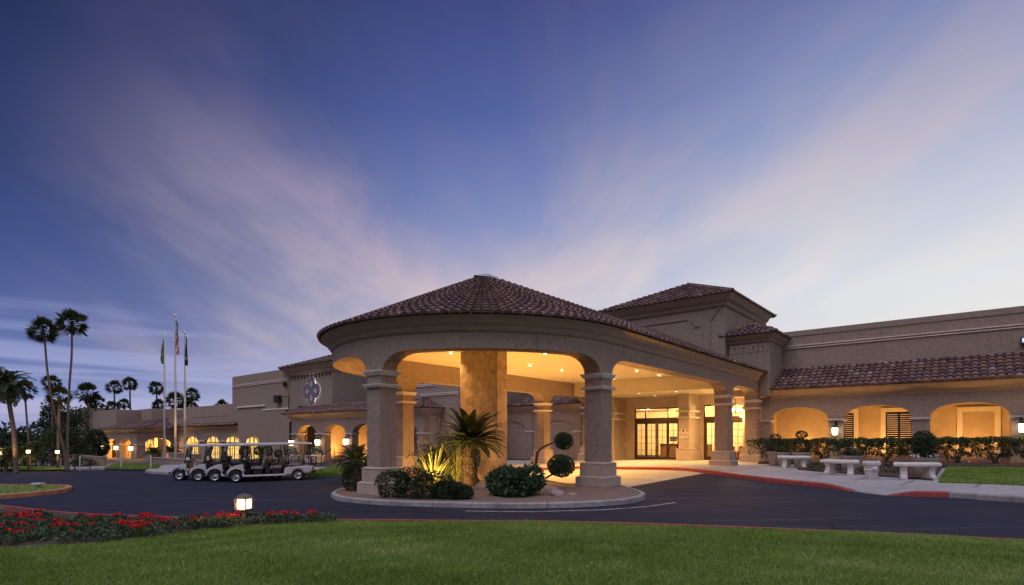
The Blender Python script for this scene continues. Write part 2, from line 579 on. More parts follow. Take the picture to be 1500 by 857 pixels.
FROND = var_mat('palm_frond', [(0, (.022, .034, .014)), (.5, (.046, .066, .024)), (.85, (.085, .105, .036)), (1, (.20, .17, .07))], rough=.5, trans=.2)
STRAP = var_mat('strap_leaf', [(0, (.10, .12, .03)), (.5, (.20, .21, .055)), (.85, (.34, .31, .10)), (1, (.50, .44, .20))], rough=.5, trans=.25)
GRASSM = var_mat('lawn_blade', [(0, (.06, .105, .016)), (.3, (.14, .225, .030)), (.6, (.215, .32, .05)), (.85, (.30, .36, .09)), (1, (.44, .46, .19))], rough=.55, trans=.34)
RED = var_mat('geranium_petal', [(0, (.40, .006, .010)), (.5, (.70, .016, .022)), (1, (.85, .06, .06))], rough=.6, trans=.2)
PETALW = var_mat('white_petal', [(0, (.45, .42, .40)), (1, (.8, .78, .74))], rough=.6, trans=.2)

def asphalt_mat():
    m, t, b = new_mat('asphalt')
    c = coords(t)
    n = nd(t, 'ShaderNodeTexNoise', {'Vector': c, 'Scale': 60.0, 'Detail': 3.0}).outputs[0]
    n2 = nd(t, 'ShaderNodeTexNoise', {'Vector': c, 'Scale': .45, 'Detail': 6.0, 'Roughness': .6, 'Distortion': .5}).outputs[0]
    k = ramp(t, n, [(.3, (.016, .017, .031)), (.7, (.031, .032, .053))])
    k = mixc(t, mth(t, 'MULTIPLY', smooth(t, n2, .48, .68), .45), k, (.030, .030, .034))
    w = nd(t, 'ShaderNodeMapping', {0: c, 2: (0, 0, R(8)), 3: (.25, 3.0, 1)}).outputs[0]
    n3 = nd(t, 'ShaderNodeTexNoise', {'Vector': w, 'Scale': 1.0, 'Detail': 5.0}).outputs[0]
    k = mixc(t, mth(t, 'MULTIPLY', smooth(t, n3, .52, .70), .6), k, (.046, .046, .062))
    # sealed cracks
    vo = nd(t, 'ShaderNodeTexVoronoi', {'Vector': nd(t, 'ShaderNodeMapping', {0: mixc(t, .12, c, nd(t, 'ShaderNodeTexNoise', {'Vector': c, 'Scale': .8}).outputs[1]), 3: (.16, .28, 1)}).outputs[0], 'Scale': 1.0}, feature='DISTANCE_TO_EDGE').outputs[0]
    k = mixc(t, mth(t, 'MULTIPLY', mth(t, 'LESS_THAN', vo, .008), .8), k, (.016, .016, .018))
    sock(t, b, 'Base Color', k)
    sock(t, b, 'Roughness', ramp(t, n2, [(.4, .78), (.7, .92)]))
    b.inputs['Specular IOR Level'].default_value = .12
    bp = nd(t, 'ShaderNodeBump', {'Height': n, 'Strength': .25, 'Distance': .01})
    t.links.new(bp.outputs[0], b.inputs['Normal'])
    return m
ASPHALT = asphalt_mat()

def glass_mat(name, tint=(1, 1, 1), refl=.12):
    m, t, b = new_mat(name)
    tr = nd(t, 'ShaderNodeBsdfTransparent', {0: (*tint, 1)})
    gl = nd(t, 'ShaderNodeBsdfGlossy', {0: (1, 1, 1, 1), 1: .03})
    fr = nd(t, 'ShaderNodeFresnel', {0: 1.45})
    mx = nd(t, 'ShaderNodeMixShader', {0: fr.outputs[0], 1: tr.outputs[0], 2: gl.outputs[0]})
    t.links.new(mx.outputs[0], t.nodes['Material Output'].inputs[0])
    return m
GLASS = glass_mat('clear_glass', (.95, .96, .94))
# ------------------------------------------------------------------ ground, road, walks
def grid_sheet(name, xs, ys, zf, mat):
    xs, ys = np.asarray(xs, float), np.asarray(ys, float)
    X, Y = np.meshgrid(xs, ys)
    Z = np.vectorize(zf)(X, Y)
    V = np.stack([X, Y, Z], -1).reshape(-1, 3)
    nx, ny = len(xs), len(ys)
    i = np.arange((nx - 1) * (ny - 1))
    r, c = i // (nx - 1), i % (nx - 1)
    a = r * nx + c
    F = np.stack([a, a + 1, a + nx + 1, a + nx], -1)
    return np_mesh(name, V, F, mat)

far = [-3000, -900, -300, -150]
struct(grid_sheet('ground', far + list(range(-100, 61, 4)) + [100, 200, 600, 3000], [-3000, -600, -100] + list(range(-40, 121, 4)) + [180, 400, 1200, 4000], lambda x, y: G(x, y) - .08, SOIL))
struct(grid_sheet('road', np.arange(-70, 40.1, 2.0), np.arange(3, 52.1, 2.0), lambda x, y: G(x, y), ASPHALT))

def gh(d):
    return lambda x, y: G(x, y) + d

def catmull(pts, n=8):
    out = []
    P = [pts[0]] + list(pts) + [pts[-1]]
    for i in range(1, len(P) - 2):
        p0, p1, p2, p3 = (np.array(q[:2], float) for q in P[i - 1:i + 3])
        for k in range(n):
            t = k / n
            out.append(tuple(.5 * ((2 * p1) + (p2 - p0) * t + (2 * p0 - 5 * p1 + 4 * p2 - p3) * t * t + (3 * p1 - p0 - 3 * p2 + p3) * t ** 3)))
    out.append(tuple(pts[-1][:2]))
    return out

def kerb(name, path, width, h, mat, side=1, heights=None, low=-.08):
    """a stone of real section along a path; side=+1 puts the stone to the left of the walking direction"""
    mb = MB()
    n = len(path)
    rows = []
    for i, (x, y) in enumerate(path):
        x0, y0 = path[max(i - 1, 0)]
        x1, y1 = path[min(i + 1, n - 1)]
        l = math.hypot(x1 - x0, y1 - y0) or 1
        nx, ny = -(y1 - y0) / l * side, (x1 - x0) / l * side
        hh = h if heights is None else heights[i]
        g = G(x, y)
        rows.append([(x, y, g + low), (x + nx * .012, y + ny * .012, g + hh - .03), (x + nx * .045, y + ny * .045, g + hh), (x + nx * width, y + ny * width, g + hh), (x + nx * width, y + ny * width, g + low)])
    vs = [p for r in rows for p in r]
    fs = []
    for i in range(n - 1):
        for k in range(4):
            fs.append((i * 5 + k, (i + 1) * 5 + k, (i + 1) * 5 + k + 1, i * 5 + k + 1))
    fs.append((0, 1, 2, 3, 4))
    fs.append(tuple((n - 1) * 5 + k for k in range(5))[::-1])
    mb.add(vs, fs)
    o = mb.build(name, mat)
    # saw-cut joints about every 3 m
    mj = MB()
    run = 1.2
    for i in range(n - 1):
        (x0, y0), (x1, y1) = path[i], path[i + 1]
        l = math.hypot(x1 - x0, y1 - y0)
        run += l
        if run > 3.0 and l > .02 and (heights is None or heights[i] > .12) and h > .1:
            run = 0
            ux, uy = (x1 - x0) / l * .009, (y1 - y0) / l * .009
            nx, ny = -(y1 - y0) / l * side, (x1 - x0) / l * side
            q = [(a[0] - nx * .003 * (k < 3), a[1] - ny * .003 * (k < 3), a[2] + .004 * (k > 0)) for k, a in enumerate(rows[i][:4])]
            for a, b in zip(q, q[1:]):
                mj.face([(a[0] - ux, a[1] - uy, a[2]), (b[0] - ux, b[1] - uy, b[2]), (b[0] + ux, b[1] + uy, b[2]), (a[0] + ux, a[1] + uy, a[2])])
    if mj.f:
        struct(mj.build('kerb_joints', MATS.get('joint_dark') or surf('joint_dark', (.07, .065, .06)), fix=False))
    return struct(o)

# kerb in front of the building, west to east (photo points on the road)
K = [(0, 688), (110, 688.5), (209, 689), (214, 693), (262, 696), (360, 697), (450, 697), (500, 697), (620, 694), (700, 691), (796, 689), (860, 687), (903, 688), (955, 688.5), (1000, 690), (1038, 694), (1077, 700), (1150, 709), (1200, 714), (1250, 720), (1275, 723.5), (1300, 726), (1345, 728), (1390, 729), (1445, 733), (1500, 737)]
KW = [gp(u, v) for u, v in K]
_dx, _dy = KW[-1][0] - KW[-2][0], KW[-1][1] - KW[-2][1]
E_EXT = [(KW[-1][0] + _dx * k, KW[-1][1] + _dy * k) for k in (1, 2, 3.5, 5.5, 8)]
W_END = W(-78, -14)
path = catmull([W_END] + [(p[0], p[1]) for p in KW] + E_EXT, 5)
def seg_index(u):
    return 5 * (1 + [k for k, _ in K].index(u))
i_red0, i_dip0, i_dip1, i_red1 = seg_index(450), seg_index(1250), seg_index(1300), seg_index(1390)
kerb('kerb', path[:i_red0 + 1], .16, .15, KERBW)
kerb('kerb', path[i_red0:i_dip0 + 1], .16, .15, KERBR, heights=[.15] * (i_dip0 - i_red0 - 4) + [.14, .11, .07, .035, .02])
kerb('kerb', path[i_dip0:i_dip1 + 1], .16, .02, KERBW)
kerb('kerb', path[i_dip1:i_red1 + 1], .16, .15, KERBR, heights=[.02, .04, .08, .12, .14] + [.15] * (i_red1 - i_dip1 - 4))
kerb('kerb', path[i_red1:], .16, .15, KERBW)

def shift_path(path, d):
    out = []
    n = len(path)
    for i, (x, y) in enumerate(path):
        x0, y0 = path[max(i - 1, 0)]
        x1, y1 = path[min(i + 1, n - 1)]
        l = math.hypot(x1 - x0, y1 - y0) or 1
        out.append((x - (y1 - y0) / l * d, y + (x1 - x0) / l * d))
    return out

# sidewalk as a fine strip mesh so it can dip to the ramp
def sidewalk():
    mb = MB()
    sp = shift_path(path, .158)
    n = len(sp)
    hs = []
    for i in range(n):
        h = .148
        if i_dip0 - 5 <= i <= i_dip1 + 5:
            t = min(1, min(abs(i - (i_dip0 - 5)), abs(i_dip1 + 5 - i)) / 5)
            h = .148 - .128 * t
        hs.append(h)
    for i in range(n - 1):
        for (b0, b1) in ((0, .35), (.35, 1.0)):
            q = []
            for (j, b) in ((i, b0), (i + 1, b0), (i + 1, b1), (i, b1)):
                a0, bb0 = AB(*sp[j])
                # climb to full height within 1.4 m behind the stone, then run to the wall line
                if b == 0:
                    q.append((sp[j][0], sp[j][1], G(*sp[j]) + hs[j]))
                elif b == .35:
                    p = W(a0, bb0 + 1.5)
                    q.append((p[0], p[1], G(p[0], p[1]) + .148))
                else:
                    p = W(a0, 25)
                    q.append((p[0], p[1], G(p[0], p[1]) + far_off(a0)))
            mb.face(q)
    return mb
def far_off(a):
    return -.10 - .55 * min(max((-12 - a) / 9, 0), 1) - .55 * min(max((-42 - a) / 14, 0), 1)
KAB = np.array([AB(*p) for p in shift_path(path, .158)])
def SW(x, y):
    """height of the walk at a place behind the kerb"""
    a, b = AB(x, y)
    bk = float(np.interp(a, KAB[:, 0], KAB[:, 1])) + 1.5
    t = min(max((b - bk) / (25 - bk), 0), 1)
    return G(x, y) + .148 + (far_off(a) - .148) * t
m_ = sidewalk().build('sidewalk', CONCRETE)
struct(m_)

def patch(name, poly, mat, h, drop=.2):
    mb = MB()
    mb.slab(poly, gh(h), gh(h - drop))
    o = mb.build(name, mat)
    return struct(o)

# pale concrete drive under the canopy
patch('drive', [W(-6.1, -2.5)[:2], W(6.05, -3.2)[:2], W(6.0, 9.2)[:2], W(-2, 9.0)[:2], W(-6.1, 8.4)[:2]], PAVING, .004, .05)
# expansion joints of the walk
mj = MB()
for a0 in np.arange(4.2, 17, 1.55):
    i = min(range(len(path)), key=lambda k: abs(AB(*path[k])[0] - a0))
    x, y = shift_path(path, .17)[i]
    aa, bb = AB(x, y)
    p, q = W(aa, bb + 1.6), W(aa + .2, bb + 3.6)
    d = .018
    mj.face([(p[0] - d, p[1], G(p[0], p[1]) + .1525), (p[0] + d, p[1], G(p[0], p[1]) + .1525), (q[0] + d, q[1], G(q[0], q[1]) + .1525), (q[0] - d, q[1], G(q[0], q[1]) + .1525)])
struct(mj.build('sidewalk_joints', MATS['joint_dark'], fix=False))
mj = MB()
for b0 in (1.0, 3.6, 6.2):
    p, q = W(-6, b0), W(5.95, b0)
    mj.face([(p[0], p[1], G(p[0], p[1]) + .008), (q[0], q[1], G(q[0], q[1]) + .008), (q[0] + BX[0] * .03, q[1] + BX[1] * .03, G(q[0], q[1]) + .008), (p[0] + BX[0] * .03, p[1] + BX[1] * .03, G(p[0], p[1]) + .008)])
struct(mj.build('drive_joints', MATS['joint_dark'], fix=False))

# planted island under the canopy
isl = [(-.82, -6.36), (.54, -6.88), (2.49, -6.84), (4.35, -6.26), (6.1, -5.53), (7.45, -4.44), (8.15, -3.24), (8.0, -1.9), (6.9, -.6), (5.6, .45), (4.3, -.2), (2.7, .7), (.6, 1.35), (-1.6, 1.1), (-2.7, -.6), (-2.7, -3.0), (-2.0, -5.2)]
ip = catmull([W(*p) for p in isl] + [W(*isl[0])], 6)
kerb('island_kerb', ip, .15, .14, KERBW, side=1)
inner = shift_path(ip, .155)[:-1]
mb = MB()
mb.slab(inner, gh(.12), gh(-.05))
struct(mb.build('island_bed', GRAVEL))
# worn white edge line beside the island
def strip(name, pts, w, mat, h):
    mb = MB()
    for i in range(len(pts) - 1):
        (x0, y0), (x1, y1) = pts[i], pts[i + 1]
        l = math.hypot(x1 - x0, y1 - y0)
        nx, ny = -(y1 - y0) / l * w / 2, (x1 - x0) / l * w / 2
        mb.face([(x0 + nx, y0 + ny, G(x0, y0) + h), (x0 - nx, y0 - ny, G(x0, y0) + h), (x1 - nx, y1 - ny, G(x1, y1) + h), (x1 + nx, y1 + ny, G(x1, y1) + h)])
    return struct(mb.build(name, mat, fix=False))
LINE = surf('worn_paint', (.36, .35, .34), rough=.8, vary=.3, nscale=12, patch=.9, pscale=2.5, pcol=(.07, .07, .075))
strip('road_marking', [W(*p)[:2] for p in ((5.4, -6.5), (6.9, -5.75), (8.2, -4.6), (8.85, -3.5), (9.1, -2.4))], .09, LINE, .006)

# west island of lawn; reddish-brown kerb, its orange light put into the colour
wi = [W(-26, -13.6), W(-18.67, -11.89), W(-16.5, -10.9), W(-14.4, -10.3), W(-12.8, -10.55), W(-11.75, -11.2), W(-11.3, -12.8), W(-12.3, -15.6), W(-16, -20), W(-26, -24)]
wp = catmull([(p[0], p[1]) for p in wi] + [(wi[0][0], wi[0][1])], 6)
kerb('west_island_kerb', wp, .2, .17, surf('lit_brown_kerb', (.44, .20, .11), rough=.9, vary=.35, nscale=6, bump=.2, patch=.5, pscale=2), side=-1)
wl = shift_path(wp, -.19)[:-1]
mb = MB()
mb.slab(wl, gh(.13), gh(-.05))
LAWNBASE = surf('lawn_base', (.12, .18, .032), rough=1, vary=.35, nscale=5, bump=.5, bscale=60, patch=.5, pscale=.8, pcol=(.11, .14, .035))
struct(mb.build('west_island_lawn', LAWNBASE))

# front lawn kerb and lawn
FK = [(-2.5, 5.0), ] 
fk_px = [(0, 739), (90, 749), (180, 754), (370, 759), (560, 760.5), (700, 762), (850, 763.5), (1000, 768), (1250, 778), (1500, 790)]
fk = [gp(u, v, .12)[:2] for u, v in fk_px]
fk = [(-40, 33), (-27, 24.2), (-19.5, 19.3)] + fk + [(10.3, 7.05), (13.5, 5.0), (20, .5)]
fkp = catmull(fk, 6)
kerb('front_kerb', fkp, .15, .13, KERBR, side=-1)
# pale worn top on the west run, red beyond
edge_in = shift_path(fkp, -.148)

def lawn_h(x, y, d):
    """front lawn: just under the kerb top at the edge, swelling gently toward the viewer"""
    return G(x, y) + .105 + .16 * (1 - math.exp(-max(d, 0) / 3.0)) + .015 * math.sin(x * 1.3 + y * .7)

EI = np.array(edge_in)
def edge_dist(x, y):
    return float(np.sqrt(((EI - (x, y)) ** 2).sum(1)).min())

def front_sheet():
    mb = MB()
    ds = [0, .25, .6, 1.1, 1.8, 2.8, 4, 5.5, 7.5, 10, 14, 20, 30]
    n = len(edge_in)
    rows = []
    for i in range(n):
        x, y = edge_in[i]
        # run toward the viewer's side, straight down in y
        r = []
        for d in ds:
            xx, yy = x * (1 - .004 * d), y - d
            r.append((xx, yy, lawn_h(xx, yy, d * .95)))
        rows.append(r)
    m = len(ds)
    vs = [p for r in rows for p in r]
    fs = [(i * m + k, (i + 1) * m + k, (i + 1) * m + k + 1, i * m + k + 1) for i in range(n - 1) for k in range(m - 1)]
    mb.add(vs, fs)
    return mb
fs_o = front_sheet().build('lawn', LAWNBASE, smooth=True)
struct(fs_o)

# flower bed soil between kerb and lawn on the west side
bed_far = [p for p in edge_in if -22 < p[0] < -3.4]
bed_edge_px = [(-260, 835), (0, 808), (150, 796), (300, 775), (430, 764.5), (458, 762)]
bed_near = catmull([gp(u, v, .2)[:2] for u, v in bed_edge_px], 6)
BN = np.array(bed_near)
bed_far = [p for p in bed_far if p[0] > BN[0, 0] - 3]
def in_bed(x, y):
    if x > bed_near[-1][0] or x < -22:
        return False
    yn = np.interp(x, BN[:, 0], BN[:, 1])
    return y > yn
mb = MB()
EX = EI[np.argsort(EI[:, 0])]
xs = np.linspace(-14.5, bed_near[-1][0], 40)
rows = []
for x in xs:
    y1 = float(np.interp(x, EX[:, 0], EX[:, 1])) - .01
    y0 = float(np.interp(x, BN[:, 0], BN[:, 1]))
    rows.append([(x, y0 + (y1 - y0) * t, lawn_h(x, y0 + (y1 - y0) * t, (y1 - y0) * (1 - t) * .95) + .012) for t in (0, .25, .5, .75, 1)])
vs = [p for r in rows for p in r]
mb.add(vs, [(i * 5 + k, (i + 1) * 5 + k, (i + 1) * 5 + k + 1, i * 5 + k + 1) for i in range(len(rows) - 1) for k in range(4)])
struct(mb.build('flower_bed_soil', MULCH))

# ------------------------------------------------------------------ lawn blades
def blades(name, n, sample, hmin, hmax, w, mat=None):
    P = sample(n)
    n = len(P)
    ang = rng.random(n) * 2 * PI
    lean = rng.normal(0, .75, (n, 2))
    h = hmin + (hmax - hmin) * rng.random(n)
    S = np.stack([np.cos(ang), np.sin(ang), np.zeros(n)], 1) * (w * (.6 + .8 * rng.random(n)))[:, None]
    T = P + np.stack([lean[:, 0] * h, lean[:, 1] * h, h], 1)
    V = np.stack([P - S, P + S, T], 1).reshape(-1, 3)
    F = np.arange(3 * n).reshape(n, 3)
    ph = np.sin(P[:, 0] * 1.1 + np.sin(P[:, 1] * .9)) * np.sin(P[:, 1] * 1.4 + P[:, 0] * .35)
    pt = np.sin(P[:, 0] * 4.1 + 1.3 * np.sin(P[:, 1] * 3.1)) * np.sin(P[:, 1] * 5.3)
    mw = np.sin(P[:, 0] * .55 + P[:, 1] * 1.9 + .6 * np.sin(P[:, 0] * .8))
    dry = np.clip(np.sin(P[:, 0] * 2.3 + 2 * np.sin(P[:, 1] * 1.7)) * np.sin(P[:, 1] * 2.9 + np.sin(P[:, 0] * 1.9)) - .45, 0, 1)
    var = np.clip(.49 + .12 * ph + .08 * pt + .07 * mw + .35 * dry + rng.normal(0, .19, n) + (rng.random(n) > .985) * .4, 0, 1)
    return np_mesh(name, V, F, mat or GRASSM, None, var)

def sample_front(n):
    # density follows nearness so that near blades are resolved and far ones still cover the soil
    y = 5.2 + (rng.random(n * 2) ** 1.25) * 10.5
    x = (rng.random(n * 2) * 2 - 1) * (y * .97 + 1.0)
    yk = np.interp(x, EX[:, 0], EX[:, 1]) - .02
    yk = yk + .05 * np.maximum(0, np.sin(x * 7.3) * np.sin(x * 2.9 + 1)) + .02 * np.sin(x * 31)
    keep = y < yk
    ynear = np.interp(x, BN[:, 0], BN[:, 1])
    keep &= ~((x < bed_near[-1][0]) & (y > ynear + .02))
    x, y, yk = x[keep][:n], y[keep][:n], yk[keep][:n]
    g = np.clip(.021 + .022 * x + .004 * y, -1, .75)
    z = g + .105 + .16 * (1 - np.exp(-np.maximum(yk - y, 0) * .95 / 3.0)) + .015 * np.sin(x * 1.3 + y * .7) - .004
    return np.stack([x, y, z], 1)
struct(blades('grass', 400000, sample_front, .022, .066, .0055), 'stuff')

def sample_poly(poly, h):
    P = np.array(poly)
    def f(n):
        lo, hi = P.min(0), P.max(0)
        q = lo + (hi - lo) * rng.random((n * 3, 2))
        x, y = q[:, 0], q[:, 1]
        ins = np.zeros(len(x), bool)
        j = len(P) - 1
        for i in range(len(P)):
            c = ((P[i, 1] > y) != (P[j, 1] > y)) & (x < (P[j, 0] - P[i, 0]) * (y - P[i, 1]) / (P[j, 1] - P[i, 1] + 1e-12) + P[i, 0])
            ins ^= c
            j = i
        q = q[ins][:n]
        return np.stack([q[:, 0], q[:, 1], np.clip(.021 + .022 * q[:, 0] + .004 * q[:, 1], -1, .75) + h], 1)
    return f
struct(blades('grass', 9000, sample_poly(wl, .13), .03, .07, .012), 'stuff')

# east lawn, its mulch border, and the grass bank in front of the arcade pavilion
east = [gp(u, v, .17)[:2] for u, v in ((1374.5, 705.5), (1440, 707), (1500, 709.5), (1640, 716), (1640, 686), (1500, 685), (1387, 683.5))]
patch('east_lawn', east, LAWNBASE, .175, .1)
struct(blades('grass', 26000, sample_poly(east, .17), .03, .06, .010), 'stuff')
patch('mulch_bed', [gp(u, v, .15)[:2] for u, v in ((1168, 686.5), (1215, 691), (1262, 693.5), (1290, 697), (1320, 698.5), (1366, 703), (1379, 683), (1300, 680), (1180, 680))], MULCH, .165, .1)
patch('hedge_bed', [W(6.4, 14.2)[:2], W(20, 14.0)[:2], W(20, 16.6)[:2], W(6.4, 16.6)[:2]], MULCH, .170, .1)
# ------------------------------------------------------------------ building kit (all in the building frame: x right along the front, y inward)
def wall_profile(mb, segs, fo, fi, ztop, step=.35):
    """segs: (s0, s1, function giving the underside height, or a number). fo / fi map (s, z) to the outer / inner face."""
    prev = None
    for s0, s1, zb in segs:
        n = max(1, int(math.ceil((s1 - s0) / step)))
        if callable(zb):
            n = max(n, 22)
        ss = [s0 + (s1 - s0) * (k / n if not callable(zb) else (.5 - .5 * math.cos(PI * k / n))) for k in range(n + 1)]
        zz = [zb(q) if callable(zb) else zb for q in ss]
        for k in range(n):
            a, b, za, zb_ = ss[k], ss[k + 1], zz[k], zz[k + 1]
            mb.face([fo(a, za), fo(b, zb_), fo(b, ztop), fo(a, ztop)])
            mb.face([fi(a, za), fi(a, ztop), fi(b, ztop), fi(b, zb_)])
            mb.face([fo(a, za), fi(a, za), fi(b, zb_), fo(b, zb_)])
            mb.face([fo(a, ztop), fo(b, ztop), fi(b, ztop), fi(a, ztop)])
        if prev is None:
            mb.face([fo(ss[0], zz[0]), fo(ss[0], ztop), fi(ss[0], ztop), fi(ss[0], zz[0])])
        elif abs(prev - zz[0]) > 1e-4:
            lo, hi = min(prev, zz[0]), max(prev, zz[0])
            mb.face([fo(ss[0], lo), fo(ss[0], hi), fi(ss[0], hi), fi(ss[0], lo)])
        prev = zz[-1]
        last = (ss[-1], zz[-1])
    mb.face([fo(last[0], last[1]), fi(last[0], last[1]), fi(last[0], ztop), fo(last[0], ztop)])

def arch_fn(s0, s1, zs, zt, p=2.0, e=None):
    """elliptic arch; with e, a flat-topped opening whose ends round off over length e"""
    def f(s):
        if e is None:
            t = abs((s - (s0 + s1) / 2) / ((s1 - s0) / 2))
        else:
            d = min(s - s0, s1 - s)
            t = 1 - min(d / e, 1)
        t = min(max(t, 0), 1)
        return zs + (zt - zs) * max(0, 1 - t ** p) ** (1 / p)
    return f

def arcade(mb, a0, a1, b, thick, openings, zf, zs, zt, ztop, p=2.2):
    segs = []
    c = a0
    for (x0, x1) in openings:
        segs.append((c, x0, zf))
        segs.append((x0, x1, arch_fn(x0, x1, zs, zt, p)))
        c = x1
    segs.append((c, a1, zf))
    # the jambs below the springing belong to the piers: each opening starts at the springing height
    wall_profile(mb, segs, lambda s, z: (s, b, z), lambda s, z: (s, b + thick, z), ztop, step=50)

TV = .18
def barrel(mb, pl, pu, wl, wu, nrm, h=.115, n=5, lift=.0):
    """one clay barrel tile from lower point to upper point"""
    pl, pu, nrm = Vector(pl), Vector(pu), Vector(nrm)
    ax = (pu - pl).normalized()
    sd = ax.cross(nrm).normalized()
    vs = []
    for p, w, up, hh in ((pl, wl, lift, h), (pu, wu, -.012, h * .72)):
        for k in range(n + 1):
            t = PI * k / n
            vs.append(p + sd * (-math.cos(t) * w / 2) + nrm * (math.sin(t) * hh + up))
    fs = [(k, k + 1, n + 1 + k + 1, n + 1 + k) for k in range(n)]
    fs.append(tuple(range(n + 1)))
    mb.var = min(1, max(0, random.gauss(.44, TV)))
    mb.add(vs, fs)

def tile_slope(mb, e0, e1, r0, r1, pitch=.34, course=.42, ext=.0):
    """tiles over the plane e0-e1 (eave) to r0-r1 (top); triangles and trapezoids are cut at the hips"""
    e0, e1, r0, r1 = map(Vector, (e0, e1, r0, r1))
    x = (e1 - e0)
    Lx = x.length
    x.normalize()
    nrm = x.cross(r0 - e0)
    if nrm.length < 1e-6 or (r1 - e0).cross(x).length > nrm.length:
        nrm = x.cross(r1 - e0)
    nrm.normalize()
    if nrm.z < 0:
        nrm = -nrm
    y = nrm.cross(x)
    if y.z < 0:
        y = -y
    h = max((r0 - e0).dot(y), (r1 - e0).dot(y))
    xl, xr = (r0 - e0).dot(x), (r1 - e0).dot(x)
    nc = max(1, round(Lx / pitch))
    pw = Lx / nc
    nr = max(1, round(h / course))
    ch = h / nr
    c0 = int(math.floor(min(0, xl) / pw)) - 1
    c1 = int(math.ceil(max(Lx, xr) / pw)) + 1
    for c in range(c0, c1):
        xc = (c + .5) * pw
        for r in range(nr):
            yl, yu = r * ch - (.05 if r == 0 else .03), (r + 1) * ch + .05
            yc = (r + .5) * ch
            t = yc / h
            lo, hi = xl * t, Lx + (xr - Lx) * t
            if xc < lo - .12 or xc > hi + .12:
                continue
            yu = min(yu, h + .02)
            j = random.uniform(-.012, .012)
            pl = e0 + x * (xc + j) + y * (yl + random.uniform(-.012, .012))
            pu = e0 + x * (xc + j) + y * yu
            barrel(mb, pl + nrm * .0, pu, pw * .98, pw * .84, nrm, lift=.04)

def under_plane(mb, pts, d=.02):
    mb.face([(p[0], p[1], p[2] - d * .3) for p in pts])

def ridge(mb, p, q, w=.24, step=.40):
    p, q = Vector(p), Vector(q)
    L = (q - p).length
    n = max(1, round(L / step))
    ax = (q - p).normalized()
    nrm = Vector((0, 0, 1)) - ax * ax.z
    nrm.normalize()
    for k in range(n):
        a = p + ax * (L * k / n - .03)
        b = p + ax * (L * (k + 1) / n + .04)
        barrel(mb, a + nrm * .07, b + nrm * .05, w, w * .82, nrm, h=.11, lift=.02)

def sweep(mb, path, prof, closed=False, out=None):
    """path: list of (x, y, nx, ny) with outward normals; prof: list of (offset, z)"""
    rows = [[(x + nx * o, y + ny * o, z) for o, z in prof] for x, y, nx, ny in path]
    n, m = len(rows), len(prof)
    vs = [p for r in rows for p in r]
    fs = []
    for i in range(n - 1):
        for k in range(m - 1):
            fs.append((i * m + k, (i + 1) * m + k, (i + 1) * m + k + 1, i * m + k + 1))
    fs.append(tuple(range(m)))
    fs.append(tuple((n - 1) * m + k for k in range(m))[::-1])
    mb.add(vs, fs)

def miter(pts, left=False):
    """corner points with outward (mitred) normals for a polyline walked with outside on the right (or left)"""
    out = []
    n = len(pts)
    sg = -1 if left else 1
    ns = []
    for i in range(n - 1):
        dx_, dy_ = pts[i + 1][0] - pts[i][0], pts[i + 1][1] - pts[i][1]
        l = math.hypot(dx_, dy_)
        ns.append((dy_ / l * sg, -dx_ / l * sg))
    for i in range(n):
        a = ns[max(i - 1, 0)]
        b = ns[min(i, n - 2)]
        mx, my = a[0] + b[0], a[1] + b[1]
        l2 = (mx * mx + my * my) / 2 or 1
        out.append((pts[i][0], pts[i][1], mx / l2, my / l2))
    return out

CORN = [(0, -.46), (.05, -.44), (.10, -.36), (.13, -.29), (.17, -.26), (.19, -.25), (.24, -.16), (.33, -.07), (.38, -.03), (.40, 0), (0, .0)]
def cornice_prof(ztop, s=1.0, o0=0.0):
    return [(o0 + o * s, ztop + z * s) for o, z in CORN]

def column_parts(parent, a, b, z0, zc, w=.65, plinth=True, top=4.02, upper=True):
    """square pier: two-step base, shaft, and a double band under the beam"""
    mb = MB()
    mb.box(a - w / 2, a + w / 2, b - w / 2, b + w / 2, z0 - .1, top)
    col = mb.build('column', STUCCO, parent)
    if plinth:
        m2 = MB()
        m2.frustum(a, b, z0 - .12, z0 + .44, 1.12, 1.10)
        m2.frustum(a, b, z0 + .44, z0 + .49, 1.13, .95)
        m2.build('plinth', PLASTER, col, bevel=.012)
        m3 = MB()
        m3.frustum(a, b, z0 + .49, z0 + .90, .90, .89)
        m3.frustum(a, b, z0 + .90, z0 + .95, .94, .72)
        m3.build('plinth', PLASTER, col, bevel=.012)
    cap = MB()
    ww = w
    if upper:
        for zz, ex, hh in ((zc - .12, .10, .045), (zc - .075, .16, .045), (zc - .03, .22, .055)):
            cap.frustum(a, b, zz - .002, zz + hh, ww + ex, ww + ex + .02)
    for zz, ex, hh in ((zc - .50, .16, .05), (zc - .45, .22, .05)):
        cap.frustum(a, b, zz - .002, zz + hh, ww + ex, ww + ex + .02)
    cap.build('capital', TRIM, col, bevel=.008)
    return col

